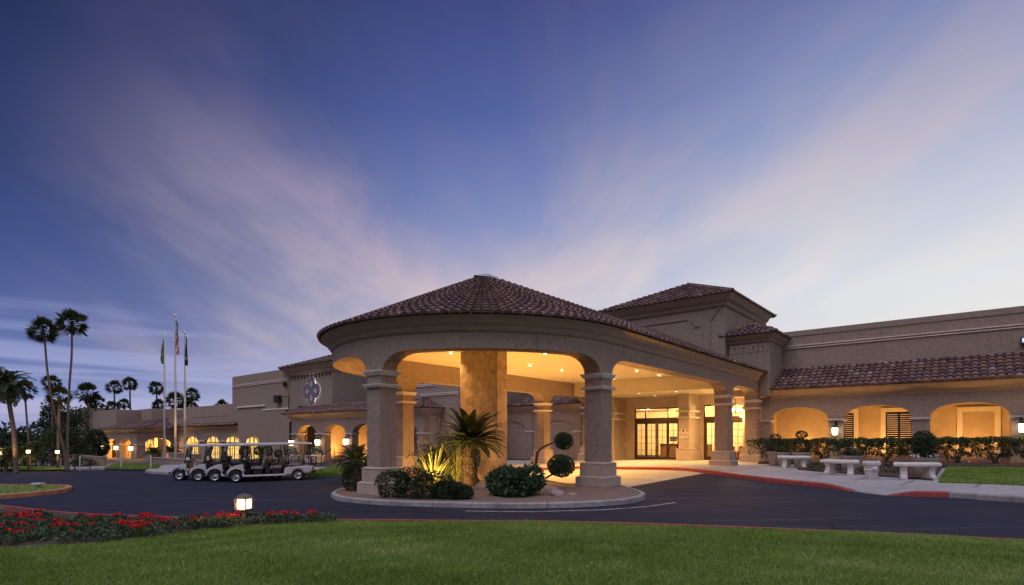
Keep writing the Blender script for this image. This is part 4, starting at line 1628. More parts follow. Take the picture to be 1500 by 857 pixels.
# porch
def facade_y(mb, b0, b1, a, thick, openings, zf, zs, zt, ztop):
    segs = []
    c = b0
    for (x0, x1) in openings:
        segs.append((c, x0, zf))
        segs.append((x0, x1, arch_fn(x0, x1, zs, zt, 2.1)))
        c = x1
    segs.append((c, b1, zf))
    wall_profile(mb, segs, lambda s, z: (a, s, z), lambda s, z: (a - thick, s, z), ztop, step=60)
mb = MB()
PF, PA = 6.6, -63.95
arcade(mb, -78.9, PA, PF, .6, [(-76.0, -71.9), (-70.2, -66.0)], -2.4, .95, 1.6, 2.62, p=2.1)
facade_y(mb, PF + .6, FB, PA, .6, [(7.5, 10.4)], -2.4, .95, 1.75, 2.62)
mb.build('porch_wall', STUCCO, fw)
caps(fw, ((-78.9, -76.0), (-71.9, -70.2), (-66.0, PA)), PF, PF + .6, .88)
mb = MB()
sweep(mb, miter([(-78.9, PF), (PA, PF), (PA, FB)]), [(.002, 2.35), (.1, 2.4), (.2, 2.55), (.4, 2.75), (.5, 2.85), (.002, 2.85)])
mb.build('cornice', CORNICE, fw, smooth=True, angle=50)
m = MB()
ER, EB = PA + .6, PF - .6
tile_slope(m, (-79.5, EB, 2.92), (ER, EB, 2.92), (-74, 11.5, 4.3), (-68, 11.5, 4.3), .4, .5)
tile_slope(m, (ER, EB, 2.92), (ER, FB + 2, 2.92), (-68, 11.5, 4.3), (-68, FB + 3, 4.3), .4, .5)
ridge(m, (ER, EB, 2.92), (-68, 11.5, 4.3), .3)
rf = m.build('tile_roof', TILE, fw, fix=False)
d = MB()
under_plane(d, [(-79.5, EB, 2.92), (ER, EB, 2.92), (-68, 11.5, 4.3), (-74, 11.5, 4.3)])
under_plane(d, [(ER, EB, 2.92), (ER, FB + 2, 2.92), (-68, FB + 2, 4.3), (-68, 11.5, 4.3)])
d.build('roof_deck', TILE_UNDER, rf, fix=False)
mb = MB()
mb.box(-78.9, -66.6, 9.4, 9.7, -2.4, 2.7)
mb.box(-78.9, PA - .65, PF + .62, FB, 2.5, 2.6)
mb.box(-79.2, -78.9, PF + .3, 9.7, -2.4, 2.7)
mb.build('porch_back_wall', PLASTER, fw)
french(fw, -70.0, -67.0, 9.36, -1.4, 1.7, cols=3, arched=True)
# stepped blocks behind the porch
block('roof_block', -91.6, -77.3, 8.0, 16.0, -2, 5.75, parent=fw)
block('roof_block', -80.0, -72.8, 11.0, 20.0, -2, 5.85, parent=fw)
block('roof_block', -96.7, -93.9, 8.0, 12.0, -2, 6.6, parent=fw)
# ================================================================== lamps
def downlight(a, b, z, label, group, energy):
    x, y, _ = W(a, b)
    t = thing('recessed_downlight', label, 'ceiling light', (x, y, z), 0, group)
    m = MB()
    m.lathe([(.112, -.012), (.117, -.004), (.105, .0), (.083, .0), (.08, -.006)], 18, cap=False)
    m.build('trim_ring', TRIM, t, smooth=True)
    m = MB()
    m.lathe([(.0, -.003), (.082, -.003)], 18, cap=False)
    m.build('lens', DOWNL, t, fix=False)
    lamp('SPOT', (0, 0, -.03), energy, WARMW, t, size=.09, spot=118, blend=.75, name='downlight_beam')
    return t
GC, GS = 'downlights in the round canopy ceiling', 'downlights in the low soffit by the doors'
for a in (1.45, -1.45):
    for b in (-.4, 2.2, 4.9, 7.6, 10.3, 13.0):
        if (a, b) != (1.45, -.4):
            downlight(a, b, 5.348, 'round recessed downlight in the high cream canopy ceiling', GC, 1000)
for a, b in ((-.8, 15.0), (-.8, 17.2), (3.9, 15.0), (-3.6, 15.0), (3.3, 17.2), (1.6, 15.0)):
    downlight(a, b, 4.578, 'recessed downlight in the lower soffit near the entrance doors', GS, 460)

def lantern_shape(root, w=.24, h=.40, glass=None):
    """square carriage lantern hanging below the root's origin: cap, cage and glowing glass"""
    m = MB()
    m.frustum(0, 0, -.02, .10, w * 1.25, w * .35)
    m.frustum(0, 0, -.05, -.02, w * 1.2, w * 1.25)
    m.build('lantern_cap', IRON, root, bevel=.004)
    m = MB()
    m.frustum(0, 0, -h - .06, -h - .02, w * .8, w * 1.0)
    m.build('lantern_base', IRON, root, bevel=.004)
    m = MB()
    for sx in (-1, 1):
        for sy in (-1, 1):
            m.tube([(sx * w * .53, sy * w * .53, -.04), (sx * w * .44, sy * w * .44, -h - .03)], .011, 5)
    m.build('lantern_cage', IRON, root)
    g = MB()
    g.frustum(0, 0, -h - .02, -.05, w * .80, w * .98)
    g.build('lantern_glass', glass or LAMPGLASS, root)

def sconce(a, b, z, label, energy, group, w=.24, h=.40, bname='wall_lantern', depth=.28):
    """lantern on a bracket fixed to the wall plane at y = b, standing out toward the viewer"""
    x, y, _ = W(a, b - depth)
    t = thing(bname, label, 'wall lamp', (x, y, z), ROT, group)
    lantern_shape(t, w, h)
    m = MB()
    m.tube([(0, 0, .08), (0, .02, .22), (0, depth * .5, .27), (0, depth, .20)], .018, 6)
    m.box(-.05, .05, depth - .03, depth, .05, .36)
    m.build('bracket', IRON, t)
    lamp('POINT', (0, -.16, -h * .5), energy, WARMW, t, size=.12, name='lantern_light')
    return t
GW = 'lanterns on the piers of the right arcade'
sconce(9.51, 17.0, 2.42, 'glowing wall lantern on the arcade pier above the second bench', 120, GW)
sconce(16.7, 17.0, 2.52, 'glowing wall lantern on the far end pier beyond the framed blank panel', 120, GW)
GP = 'lanterns on the piers of the emblem pavilion'
sconce(-31.9, PB, 1.62, 'glowing lantern beside the dark downpipe at the pavilion corner', 170, GP, .30, .48)
sconce(-27.6, PB, 1.70, 'glowing lantern between the first two pavilion arches', 170, GP, .30, .48)
sconce(-23.45, PB, 1.78, 'glowing lantern just left of the big cycad before the pavilion', 170, GP, .30, .48)
sconce(-15.9, PB + 2.6, 2.1, 'wall sconce inside the last pavilion arch beside the canopy column', 160, GP, .2, .36)
GF = 'lanterns along the far porch'
for a, lb in ((-77.4, 'glowing porch lantern nearest the clipped ivy wall'), (-71.05, 'glowing porch lantern between the two far porch arches'), (-65.2, 'glowing porch lantern at the corner of the far porch')):
    sconce(a, 6.6, .75, lb, 380, GF, .36, .52)

# hanging cluster lantern in the side bay by the second doors
x, y, _ = W(4.35, 17.0)
t = thing('hanging_lantern', 'bright many-armed lantern hanging in the bay beside the second pair of doors', 'pendant lamp', (x, y, 3.42), ROT)
m = MB()
m.tube([(0, 0, .82), (0, 0, -.22)], .014, 6)
m.lathe([(.02, -.24), (.06, -.2), (.03, -.14), (.05, .0), (.02, .08)], 10)
for k in range(8):
    an = 2 * PI * k / 8
    m.tube([(0, 0, -.1), (.16 * math.cos(an), .16 * math.sin(an), -.16), (.32 * math.cos(an), .32 * math.sin(an), -.04)], .010, 5)
m.build('lantern_frame', BRONZE, t)
g = MB()
for k in range(8):
    an = 2 * PI * k / 8
    g.lathe([(.02, -.04), (.055, .0), (.062, .07), (.035, .13), (.01, .14)], 8, (.32 * math.cos(an), .32 * math.sin(an), 0))
g.build('lamp_shades', LAMPGLASS, t, smooth=True)
lamp('POINT', (0, -.05, -.32), 240, WARMW, t, size=.18, name='lantern_light')

# concealed floor washers inside the arcades (their glow is what the photograph shows at the wall foot)
def washer(a, b, z, energy, label, group, color=WARM, to=(0, 1.2, 2.2), spot=130):
    x, y, _ = W(a, b)
    t = thing('wall_washer', label, 'floor light', (x, y, z), ROT, group)
    m = MB()
    m.box(-.14, .14, -.07, .07, -.04, .06)
    m.build('housing', BLACK, t, bevel=.01)
    m = MB()
    m.box(-.03, .03, -.012, .012, .061, .064)
    m.build('lens', LAMPGLASS, t)
    lamp('SPOT', (0, 0, .10), energy, color, t, size=.10, spot=spot, rot=aim((0, 0, 0), to), blend=.8, name='washer_beam')
for k in range(5):
    ac = 7.7 + 3.6 * k
    p = W(ac, 17.75)
    washer(ac, 17.75, SW(p[0], p[1]) + .08, 430, 'low floor light washing the back wall of the right arcade, behind the hedge', 'floor washers in the right arcade')
for ac in (-29.7, -25.4, -21.5, -16.7):
    washer(ac, 10.45, -.20, 900, 'low floor light inside the emblem pavilion arcade', 'floor washers in the pavilion arcade')
for ac in (-74.0, -68.2):
    washer(ac, 7.9, -1.05, 1700, 'low floor light inside the far corner porch', 'floor washers in the far porch')
lamp('POINT', W(-65.5, 9.6, .9), 900, WARM, None, size=.3, name='porch_light')
lamp('POINT', W(-74.5, 8.3, .6), 900, WARM, None, size=.3, name='porch_light')

# backlit quatrefoil emblem on the left tower
ex, ey, _ = W(-31.65, TB)
emb = thing('wall_emblem', 'backlit purple-grey four-lobed emblem mounted on the left tower', 'emblem', (ex, ey, 6.10), ROT)
emb.scale = (.94, .94, .94)
def lobes(sx, sz, n=120):
    out = []
    for k in range(n):
        t = 2 * PI * k / n
        ux, uz = math.cos(t), math.sin(t)
        best = 0
        for cx, cz in ((.80, 0), (-.80, 0), (0, .70), (0, -.70)):
            r = .72 if cx else .66
            b = ux * cx + uz * cz
            c = cx * cx + cz * cz - r * r
            d = b * b - c
            if d >= 0:
                best = max(best, b + math.sqrt(d))
        out.append((ux * best * sx, uz * best * sz))
    return out
m = MB()
m.prism(lobes(1, 1), -.075, -.035)
pl = m.build('emblem_plate', surf('emblem_face', (.20, .165, .205), rough=.55, vary=.12, nscale=6), emb, bevel=.015)
m = MB()
for (cx, cz, an) in ((0, .72, 0), (-.76, 0, 90), (0, -.72, 180), (.76, 0, 270)):
    pts = []
    for k in range(24):
        t = 2 * PI * k / 24
        r = .25
        x_, z_ = r * math.sin(t), r * math.cos(t)
        if z_ < 0:
            x_ *= 1 - .55 * (-z_ / r) ** 1.2
            z_ *= 1.55
        ca, sa = math.cos(R(an)), math.sin(R(an))
        pts.append((cx + x_ * ca - z_ * sa, cz + x_ * sa + z_ * ca))
    m.prism(pts, -.092, -.073)
m.build('emblem_drops', surf('emblem_drop', (.50, .46, .47), rough=.6), emb)
m = MB()
hl = lobes(.92, .92)
for p, q in zip(hl, hl[1:] + hl[:1]):
    m.face([(p[0], -.034, p[1]), (q[0], -.034, q[1]), (q[0], -.004, q[1]), (p[0], -.004, p[1])])
m.build('halo_strip', emit_mat('halo_light', (.92, .88, 1.0), 34.0), emb, fix=False)
m = MB()
m.box(-.5, .5, -.036, .0, -.5, .5)
m.build('standoff', IRON, emb)

# floodlight box on the right parapet wall
fx, fy, _ = W(16.95, 19.0)
t = thing('floodlight_box', 'small square floodlight box with pale lens high on the right upper wall', 'floodlight', (fx, fy, 6.38), ROT)
t.scale = (.62, .8, .75)
m = MB()
m.frustum(0, -.13, -.22, .24, .62, .60, .26, .24)
m.build('housing', BRONZE, t, bevel=.015)
m = MB()
m.box(-.22, .22, -.265, -.25, -.09, .16)
m.build('lens', emit_mat('cool_lens', (.45, .58, 1.0), 1.3), t)

# plaque by the doors
sx_, sy_, _ = W(1.27, 16.85)
t = thing('entrance_plaque', 'pale arch-topped plaque with raised lettering on the pier between the doors', 'sign', (sx_, sy_, 2.08), ROT)
m = MB()
pts = [(-.29, -.26), (.29, -.26), (.29, .12)] + [(.29 - .10 - .0 * k, .12) for k in range(1)] + [(.17 * math.cos(a), .16 + .15 * math.sin(a)) for a in np.linspace(.1, PI - .1, 11)] + [(-.19, .12), (-.29, .12)]
m.prism(pts, -.045, -.004)
m.build('board', surf('plaque_board', (.60, .50, .44), rough=.7), t, bevel=.008)
m = MB()
m.lathe([(.0, 0), (.065, 0), (.065, -.012), (.0, -.012)], 16, (0, -.05, .20), 'y', cap=False)
m.build('roundel', surf('roundel', (.10, .03, .02), rough=.6), t)
def text(body, size, loc, mat, parent, name='lettering', ext=.004):
    cu = bpy.data.curves.new(name, 'FONT')
    cu.body = body
    cu.size = size
    cu.extrude = ext
    cu.align_x = 'CENTER'
    cu.materials.append(mat)
    o = bpy.data.objects.new(name, cu)
    COL.objects.link(o)
    o.parent = parent
    o.location = loc
    bpy.context.view_layer.update()
    me = bpy.data.meshes.new_from_object(o.evaluated_get(bpy.context.evaluated_depsgraph_get()))
    bpy.data.objects.remove(o)
    o = bpy.data.objects.new(name, me)
    COL.objects.link(o)
    o.parent = parent
    o.location = loc
    o.rotation_euler = (R(90), 0, 0)
    return o
text('PLAZA', .17, (0, -.049, -.10), surf('letter', (.22, .10, .07), rough=.6), t)

# small call box on the left pilaster
cx_, cy_, _ = W(-4.02, 16.83)
t = thing('call_box', 'small dark call box on the pilaster left of the glass doors', 'call box', (cx_, cy_, 1.62), ROT)
m = MB()
m.frustum(0, -.045, -.11, .11, .15, .14, .08, .07)
m.build('case', BLACK, t, bevel=.01)
m = MB()
m.lathe([(0, -.006), (.03, -.006), (.034, .004)], 10, (0, -.085, .04), 'y', cap=False)
m.build('button', CHROME, t)

# ================================================================== lantern bollard in the flower bed
bx, by, bz = gp(358, 765, .2)
bol = thing('lantern_bollard', 'short lit lantern with domed cap on a post among the red flowers', 'garden lamp', (bx, by, bz - .05), R(-12))
bol.scale = (.78, .78, .90)
m = MB()
m.lathe([(.075, 0), (.075, .04), (.058, .06), (.056, .30), (.085, .33), (.085, .35)], 14)
m.build('post', surf('bollard_bronze', (.12, .095, .075), rough=.6, vary=.3, nscale=9), bol, smooth=True, angle=40)
m = MB()
s = .135
for sx in (-1, 1):
    for sy in (-1, 1):
        m.box(sx * s - .013, sx * s + .013, sy * s - .013, sy * s + .013, .355, .60)
m.box(-s - .02, s + .02, -s - .02, s + .02, .34, .365)
m.box(-s - .02, s + .02, -s - .02, s + .02, .595, .615)
for k in range(4):
    an = PI / 2 * k + PI / 4
    c_, s_ = math.cos(an), math.sin(an)
    m.tube([(c_ * .20, s_ * .20, .355), (c_ * .235, s_ * .235, .38), (c_ * .215, s_ * .215, .46), (c_ * .25, s_ * .25, .57), (c_ * .215, s_ * .215, .61), (c_ * .19, s_ * .19, .60)], .008, 5)
m.build('cage', surf('aged_bronze', (.20, .14, .10), rough=.5, metal=.4, vary=.3, nscale=12), bol)
m = MB()
m.lathe([(.215, .612), (.20, .635), (.15, .675), (.10, .695), (.05, .70), (.045, .715), (.0, .72)], 18, cap=False)
m.build('domed_cap', MATS['bollard_bronze'], bol, smooth=True)
m = MB()
m.box(-s + .014, s - .014, -s + .014, s - .014, .368, .592)
m.build('lamp_glass', emit_mat('bollard_glass', (1.0, .86, .66), 1.9), bol)
lamp('POINT', (0, -.25, .46), 6, WARMW, bol, size=.1, name='bollard_light')

# small white fixture on the west island
wx, wy, wz = gp(56, 714.5, .13)
t = thing('path_light', 'small white box light on the tip of the grassy island', 'path light', (wx, wy, wz))
m = MB()
m.box(-.06, .06, -.05, .05, 0, .12)
m.build('stem', CONCRETE, t)
m = MB()
m.frustum(0, 0, .12, .20, .36, .40, .26, .28)
m.build('hood', WHITE, t, bevel=.015)

def uplight(loc, to, energy, label, color=WARMW, spot=80, group='landscape uplights', size=.06):
    t = thing('landscape_uplight', label, 'garden light', loc, 0, group)
    d = (Vector(to) - Vector(loc)).normalized()
    m = MB()
    m.tube([(0, 0, -.05), (0, 0, .08)], .015, 6)
    m.tube([Vector((0, 0, .08)), Vector((0, 0, .08)) + d * .12], [.05, .06], 10)
    m.build('housing', BLACK, t)
    lamp('SPOT', tuple(Vector((0, 0, .08)) + d * .15), energy, color, t, size=size, spot=spot, rot=aim((0, 0, 0), d), blend=.7, name='uplight_beam')
    return t

# added fill lights, kept out of view, to brighten the canopy ceiling
for (a, b, lb) in ((-2.6, -2.9, 'added hidden fill light in the island behind the left front column'), (.2, 1.0, 'added hidden fill light standing behind the roof pier'), (4.38, 1.5, 'added hidden fill light behind the right front column base'), (-4.2, 3.6, 'added hidden fill light by the left side columns, nearer the front'), (-4.2, 8.6, 'added hidden fill light by the left side columns, nearer the doors')):
    x, y, _ = W(a, b)
    q = W(a * .7, b + .4, 5.3)
    uplight((x, y, G(x, y) + .12), q, 760, lb, WARM, spot=118, size=.15)
# ================================================================== plants
def unit(n):
    d = rng.normal(size=(n, 3))
    return d / np.linalg.norm(d, axis=1, keepdims=True)

def crown_cloud(n, r, lumps=9, depth=.35, flat_top=None, seed=0):
    """points and outward directions through an uneven crown of half axes r"""
    g = np.random.default_rng(seed)
    d = g.normal(size=(n, 3))
    d /= np.linalg.norm(d, axis=1, keepdims=True)
    L = g.normal(size=(lumps, 3))
    L /= np.linalg.norm(L, axis=1, keepdims=True)
    dots = (d @ L.T).max(1)
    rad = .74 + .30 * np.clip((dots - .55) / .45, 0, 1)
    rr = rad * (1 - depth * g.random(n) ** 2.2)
    p = d * rr[:, None] * np.array(r)
    if flat_top is not None:
        p[:, 2] = np.minimum(p[:, 2], flat_top + g.normal(0, .02, n))
    return p, d, rad

def bush(name, label, cat, loc, r, n, leaf, mat, group=None, stem=True, seed=0, lumps=9, rz=0.0, up=.25, depth=.45, core=True):
    t = thing(name, label, cat, loc, rz, group)
    p, d, rad = crown_cloud(n, r, lumps, depth, seed=seed)
    p[:, 2] += r[2] * .92
    p[:, 2] = np.maximum(p[:, 2], .02)
    dd = d + rng.normal(0, .6, (n, 3))
    dd[:, 2] += up
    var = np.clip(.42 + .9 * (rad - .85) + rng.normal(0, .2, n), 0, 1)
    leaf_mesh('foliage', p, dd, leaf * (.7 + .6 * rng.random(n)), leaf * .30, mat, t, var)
    m = MB()
    for k in range(6):
        an = 2 * PI * k / 6 + seed
        m.tube([(.05 * math.cos(an), .05 * math.sin(an), -.05), (.4 * r[0] * math.cos(an), .4 * r[1] * math.sin(an), r[2] * .7), (.62 * r[0] * math.cos(an), .62 * r[1] * math.sin(an), r[2] * 1.25)], [.022, .014, .006], 5)
    m.build('stems', BARK2, t)
    return t

def feather_fronds(n_f, length, n_leaf, leaf_l, leaf_w, el_lo, el_hi, sag, seed, mat, name, parent, base=(0, 0, 0), vlo=.3):
    """pinnate fronds arching out of one point (cycads, date palms)"""
    g = np.random.default_rng(seed)
    P, D, L, Wd, V, RL = [], [], [], [], [], []
    rach = MB()
    for k in range(n_f):
        az = k * 2.39996 + g.normal(0, .12)
        el = el_lo + (el_hi - el_lo) * (k / max(1, n_f - 1)) + g.normal(0, .06)
        ln = length * (.85 + .25 * g.random())
        sg = sag * (.8 + .5 * g.random())
        h = np.array([math.cos(az), math.sin(az), 0])
        pts = []
        p = np.array(base, float) + h * .05
        a = el
        m = 9
        for i in range(m + 1):
            pts.append(p.copy())
            p = p + (h * math.cos(a) + np.array([0, 0, 1]) * math.sin(a)) * ln / m
            a -= sg / m * (0.5 + 1.1 * i / m)
        rach.tube(pts, [.016 * (1 - .75 * i / m) for i in range(m + 1)], 4, cap=False)
        pts = np.array(pts)
        sd = np.array([-math.sin(az), math.cos(az), 0])
        vb = g.normal(.5, .14)
        for j in range(n_leaf):
            t = .10 + .90 * (j + g.random() * .4) / n_leaf
            x = t * m
            i = min(int(x), m - 1)
            q = pts[i] + (pts[i + 1] - pts[i]) * (x - i)
            ax = pts[i + 1] - pts[i]
            ax /= np.linalg.norm(ax)
            nrm = np.cross(ax, sd)
            prof = math.sin(PI * min(1, .12 + .88 * t) ** .8) ** .6
            for s_ in (-1, 1):
                dr = ax * .75 + sd * s_ * .85 + abs(nrm[2]) * np.array([0, 0, .22]) + g.normal(0, .06, 3)
                P.append(q)
                D.append(dr)
                L.append(leaf_l * max(.25, prof))
                Wd.append(leaf_w)
                V.append(min(1, max(0, vb + g.normal(0, .12))))
                RL.append(nrm)
    leaf_mesh(name, P, D, np.array(L), np.array(Wd), mat, parent, np.array(V), droop=.12, roll=np.array(RL))
    rach.build('frond_stems', mat, parent, fix=False)

def fan_crown(parent, base, n_leaf, size, seed, mat=None, hang=.10, name='crown'):
    """palmate leaves on stalks: each leaf is a pleated disc sector cut into fingers"""
    g = np.random.default_rng(seed)
    V, F, C = [], [], []
    def tri(a, b, c, v):
        i = len(V)
        V.extend([a, b, c])
        F.append((i, i + 1, i + 2))
        C.append(v)
    for k in range(n_leaf):
        az = k * 2.39996 + g.normal(0, .2)
        f = k / max(1, n_leaf - 1)
        el = 1.5 - 2.35 * f + g.normal(0, .12)
        h = np.array([math.cos(az) * math.cos(el), math.sin(az) * math.cos(el), math.sin(el)])
        st = size * (.42 + .25 * g.random())
        o = np.array(base) + h * st
        o[2] -= .06 * size * max(0, f)
        sd = np.array([-math.sin(az), math.cos(az), 0.])
        nn = np.cross(h, sd)
        tw = g.normal(0, .75)
        sd, nn = sd * math.cos(tw) + nn * math.sin(tw), nn * math.cos(tw) - sd * math.sin(tw)
        # stalk
        w = sd * .018 * size
        tri(np.array(base) - w, np.array(base) + w, o, .35)
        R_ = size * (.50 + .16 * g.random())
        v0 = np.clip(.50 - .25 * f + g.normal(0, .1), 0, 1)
        nf = 11
        for j in range(nf):
            t0 = (j - nf / 2) / nf * 2.9
            tm = t0 + 2.9 / nf * .5
            t1 = t0 + 2.9 / nf * .95
            l = R_ * (1 - .22 * abs(tm) / 1.45)
            dirm = h * math.cos(tm) + sd * math.sin(tm)
            d0 = h * math.cos(t0) + sd * math.sin(t0)
            d1 = h * math.cos(t1) + sd * math.sin(t1)
            q0, q1 = o + d0 * l * .55 + nn * .02 * size, o + d1 * l * .55 - nn * .02 * size
            tip = o + dirm * l - np.array([0, 0, 1]) * l * hang * (.6 + .5 * g.random())
            vv = float(np.clip(v0 + g.normal(0, .08), 0, 1))
            tri(o, q0, q1, vv)
            tri(q0, tip, q1, vv)
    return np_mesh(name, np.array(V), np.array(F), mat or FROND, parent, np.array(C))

def palm_trunk(parent, pts, r0, r1, mat=None):
    m = MB()
    P = [Vector(p) for p in pts]
    fine, rad = [], []
    N = 22
    for k in range(N + 1):
        t = k / N * (len(P) - 1)
        i = min(int(t), len(P) - 2)
        f = t - i
        a = P[max(i - 1, 0)]
        b, c = P[i], P[i + 1]
        d = P[min(i + 2, len(P) - 1)]
        q = .5 * ((2 * b) + (c - a) * f + (2 * a - 5 * b + 4 * c - d) * f * f + (3 * b - a - 3 * c + d) * f ** 3)
        fine.append(q)
        tt = k / N
        rad.append((r0 + (r1 - r0) * tt) * (1.25 - .25 * min(1, tt * 8)) * (1 + .05 * (k % 2)))
    m.tube(fine, rad, 10)
    return m.build('trunk', mat or BARK, parent, smooth=True)

def fan_palm(label, base_px, Y, trunk_px, size, n_leaf, seed, r0=.26, r1=.17, skirt=True, cat='palm tree', group=None, mat=None, name='fan_palm'):
    """trunk_px: image points of the trunk from base to the foot of the crown, all at depth Y"""
    pts = [at(u, v, Y + k * .15) for k, (u, v) in enumerate(trunk_px)]
    b = pts[0]
    gz = G(b[0], b[1]) - .1
    loc = (b[0], b[1], gz)
    t = thing(name, label, cat, loc, 0, group)
    loc_pts = [(p[0] - loc[0], p[1] - loc[1], (p[2] if i else gz) - gz) for i, p in enumerate(pts)]
    palm_trunk(t, loc_pts, r0, r1)
    fan_crown(t, loc_pts[-1], n_leaf, size, seed, mat)
    if skirt:
        g = np.random.default_rng(seed + 5)
        n = 60
        e = np.array(loc_pts[-1])
        az = g.random(n) * 2 * PI
        P = np.stack([np.cos(az) * r1 * 1.1, np.sin(az) * r1 * 1.1, -g.random(n) * size * .55], 1) + e
        D = np.stack([np.cos(az) * .35, np.sin(az) * .35, -np.ones(n)], 1)
        leaf_mesh('dead_skirt', P, D, size * .35, size * .05, var_mat('dry_frond', [(0, (.05, .035, .02)), (1, (.14, .10, .06))]) if 'dry_frond' not in MATS else MATS['dry_frond'], t)
    return t

# two tall palms and companions, west garden
fan_palm('tall leaning fan palm, the left one of the two tallest palms', None, 39.0, [(98, 690), (93, 655), (82, 615), (74, 575), (69, 540), (66, 505), (63, 484)], .98, 60, 1, .085, .06)
fan_palm('tall nearly straight fan palm, the right one of the two tallest palms', None, 38.5, [(100, 692), (99, 650), (100, 600), (102, 560), (105, 520), (105.5, 474)], 1.0, 60, 2, .085, .06)
fan_palm('small dark fan palm half hidden behind the leaning tall palm', None, 46.0, [(77, 688), (77, 640), (76, 600), (75, 562)], .75, 48, 3, .08, .06)
fan_palm('golden uplit fan palm between the two tall palms', None, 42.0, [(85, 690), (85.5, 650), (86, 615), (87, 582)], .85, 52, 4, .11, .09)
fan_palm('slim fan palm with drooping crown behind the date palm', None, 44.0, [(43, 690), (42, 650), (39, 610), (36, 572)], .85, 52, 5, .08, .06)
bgp = [('twin-crowned palm just left of the far wing roof, taller head', 128, 571, 1.35, 85), ('lower head of the twin-crowned palm over the far wing', 140, 583, 1.0, 86),
       ('fan palm over the far wing, second palm from its left end', 167, 562, 1.05, 92), ('tall slim fan palm over the far wing, beside its slightly lower neighbour', 190, 557, 1.0, 92),
       ('low palm crown peeping over the far wing roof under the slim pair', 182, 586, .8, 90), ('bushy low palm crown resting on the skyline left of the slim pair', 165, 592, .9, 88),
       ('fan palm just left of the green flag pole', 229, 563, .95, 90), ('low palm crown at the foot of the green flag pole skyline', 232, 588, .85, 88),
       ('bushy palm between the green flag pole and the tallest pole', 256, 582, 1.25, 90), ('palm just right of the navy flag pole, upper head', 281, 573, 1.0, 90),
       ('palm right of the navy flag pole, lower shaggy head', 279, 590, 1.0, 92), ('lone palm crown by the left end of the tall parapet', 325, 590, .95, 90)]
for k, (lb, u, v, s, Y) in enumerate(bgp):
    fan_palm(lb, None, Y, [(u + (3 if k % 2 else -2), 660), (u + 1, v + 45), (u, v + 6)], s * 1.25, 58, 20 + k, .15, .11, skirt=(k % 3 != 2), group='fan palms on the skyline behind the far wing')

# date palm at the left edge
pts = [at(24, 688, 37), at(21, 640, 37.1), at(15, 600, 37.2), at(9, 562, 37.3)]
loc = (pts[0][0], pts[0][1], G(*pts[0][:2]) - .1)
t = thing('date_palm', 'stout date palm with feathery crown at the left edge', 'palm tree', loc)
lp = [(p[0] - loc[0], p[1] - loc[1], p[2] - loc[2]) for p in pts]
lp[0] = (0, 0, 0)
palm_trunk(t, lp, .14, .12)
feather_fronds(44, 1.75, 26, .42, .035, -.9, 1.35, 1.5, 11, FROND, 'crown', t, lp[-1])

# dark trees and shrubs of the west garden
def leafy_tree(name, label, u, v_base, Y, h, r, n, seed, leaf=.22, mat=None, group=None, crown_z=.58, cat='tree'):
    b = at(u, v_base, Y)
    loc = (b[0], b[1], G(b[0], b[1]) - .1)
    t = thing(name, label, cat, loc, 0, group)
    g = np.random.default_rng(seed)
    m = MB()
    m.tube([(0, 0, 0), (.05, .02, h * .3), (0, .05, h * .6), (.03, 0, h * .85)], [.16, .12, .08, .03], 7)
    cl = []
    for k in range(9):
        an = g.random() * 2 * PI
        z = h * (.35 + .55 * g.random())
        q = (r * .75 * math.cos(an) * (1.1 - z / h * .5), r * .75 * math.sin(an) * (1.1 - z / h * .5), z + h * .08)
        m.tube([(0, 0, z * .75), (q[0] * .5, q[1] * .5, z * .92), q], [.06, .04, .015], 5)
        cl.append(q)
    m.build('trunk', BARK2, t)
    cl.append((0, 0, h * .92))
    P, D, Vv = [], [], []
    per = n // len(cl)
    for k, c in enumerate(cl):
        p, d, rad = crown_cloud(per, (r * .52, r * .52, h * .17), 6, .6, seed=seed * 31 + k)
        P.append(p + np.array(c))
        D.append(d + g.normal(0, .6, d.shape))
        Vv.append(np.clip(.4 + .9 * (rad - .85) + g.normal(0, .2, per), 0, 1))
    leaf_mesh('crown', np.concatenate(P), np.concatenate(D), leaf, leaf * .3, mat or LEAFD, t, np.concatenate(Vv))
    return t
leafy_tree('cypress_tree', 'tall dark evergreen tree rising behind the golden palm', 82, 690, 52, 5.4, 1.2, 2600, 41)
leafy_tree('evergreen_tree', 'dark evergreen tree tight against the tall pier of the far wing', 110, 690, 58, 5.3, 1.3, 2200, 42)
leafy_tree('evergreen_tree', 'low dark evergreen spreading left of the golden palm', 62, 690, 50, 3.9, 1.9, 2200, 43)
leafy_tree('garden_tree', 'rounded dark tree directly behind the trunks of the two tallest palms', 92, 690, 47, 3.2, 1.7, 2400, 44, mat=LEAF)
leafy_tree('garden_tree', 'shaggy dark tree filling the gap behind the date palm trunk', 38, 690, 48, 2.9, 1.9, 2200, 45)
leafy_tree('garden_tree', 'low dark tree cut off by the left picture edge', 2, 690, 46, 2.9, 1.6, 1800, 46)
def px_bush(name, label, u, v, r, n, leaf, mat, seed, dz=0.0, Y=None, group=None, **k):
    p = gp(u, v, dz) if Y is None else at(u, v, Y)
    z = p[2] if Y is None else G(p[0], p[1]) + dz
    return bush(name, label, 'shrub', (p[0], p[1], z - .03), r, n, leaf, mat, group, seed=seed, **k)
px_bush('shrub', 'long low dark hedge clump at the left edge by the road', 16, 686, (1.5, .8, .45), 900, .14, LEAFD, 51)
px_bush('shrub', 'low dark shrub under the tall palms near the walk', 122, 686.5, (1.0, .7, .4), 700, .14, LEAFD, 52, Y=43)
px_bush('shrub', 'rounded dark shrub in the lawn left of the golden palm', 58, 686, (1.3, .9, .5), 900, .14, LEAFD, 53)
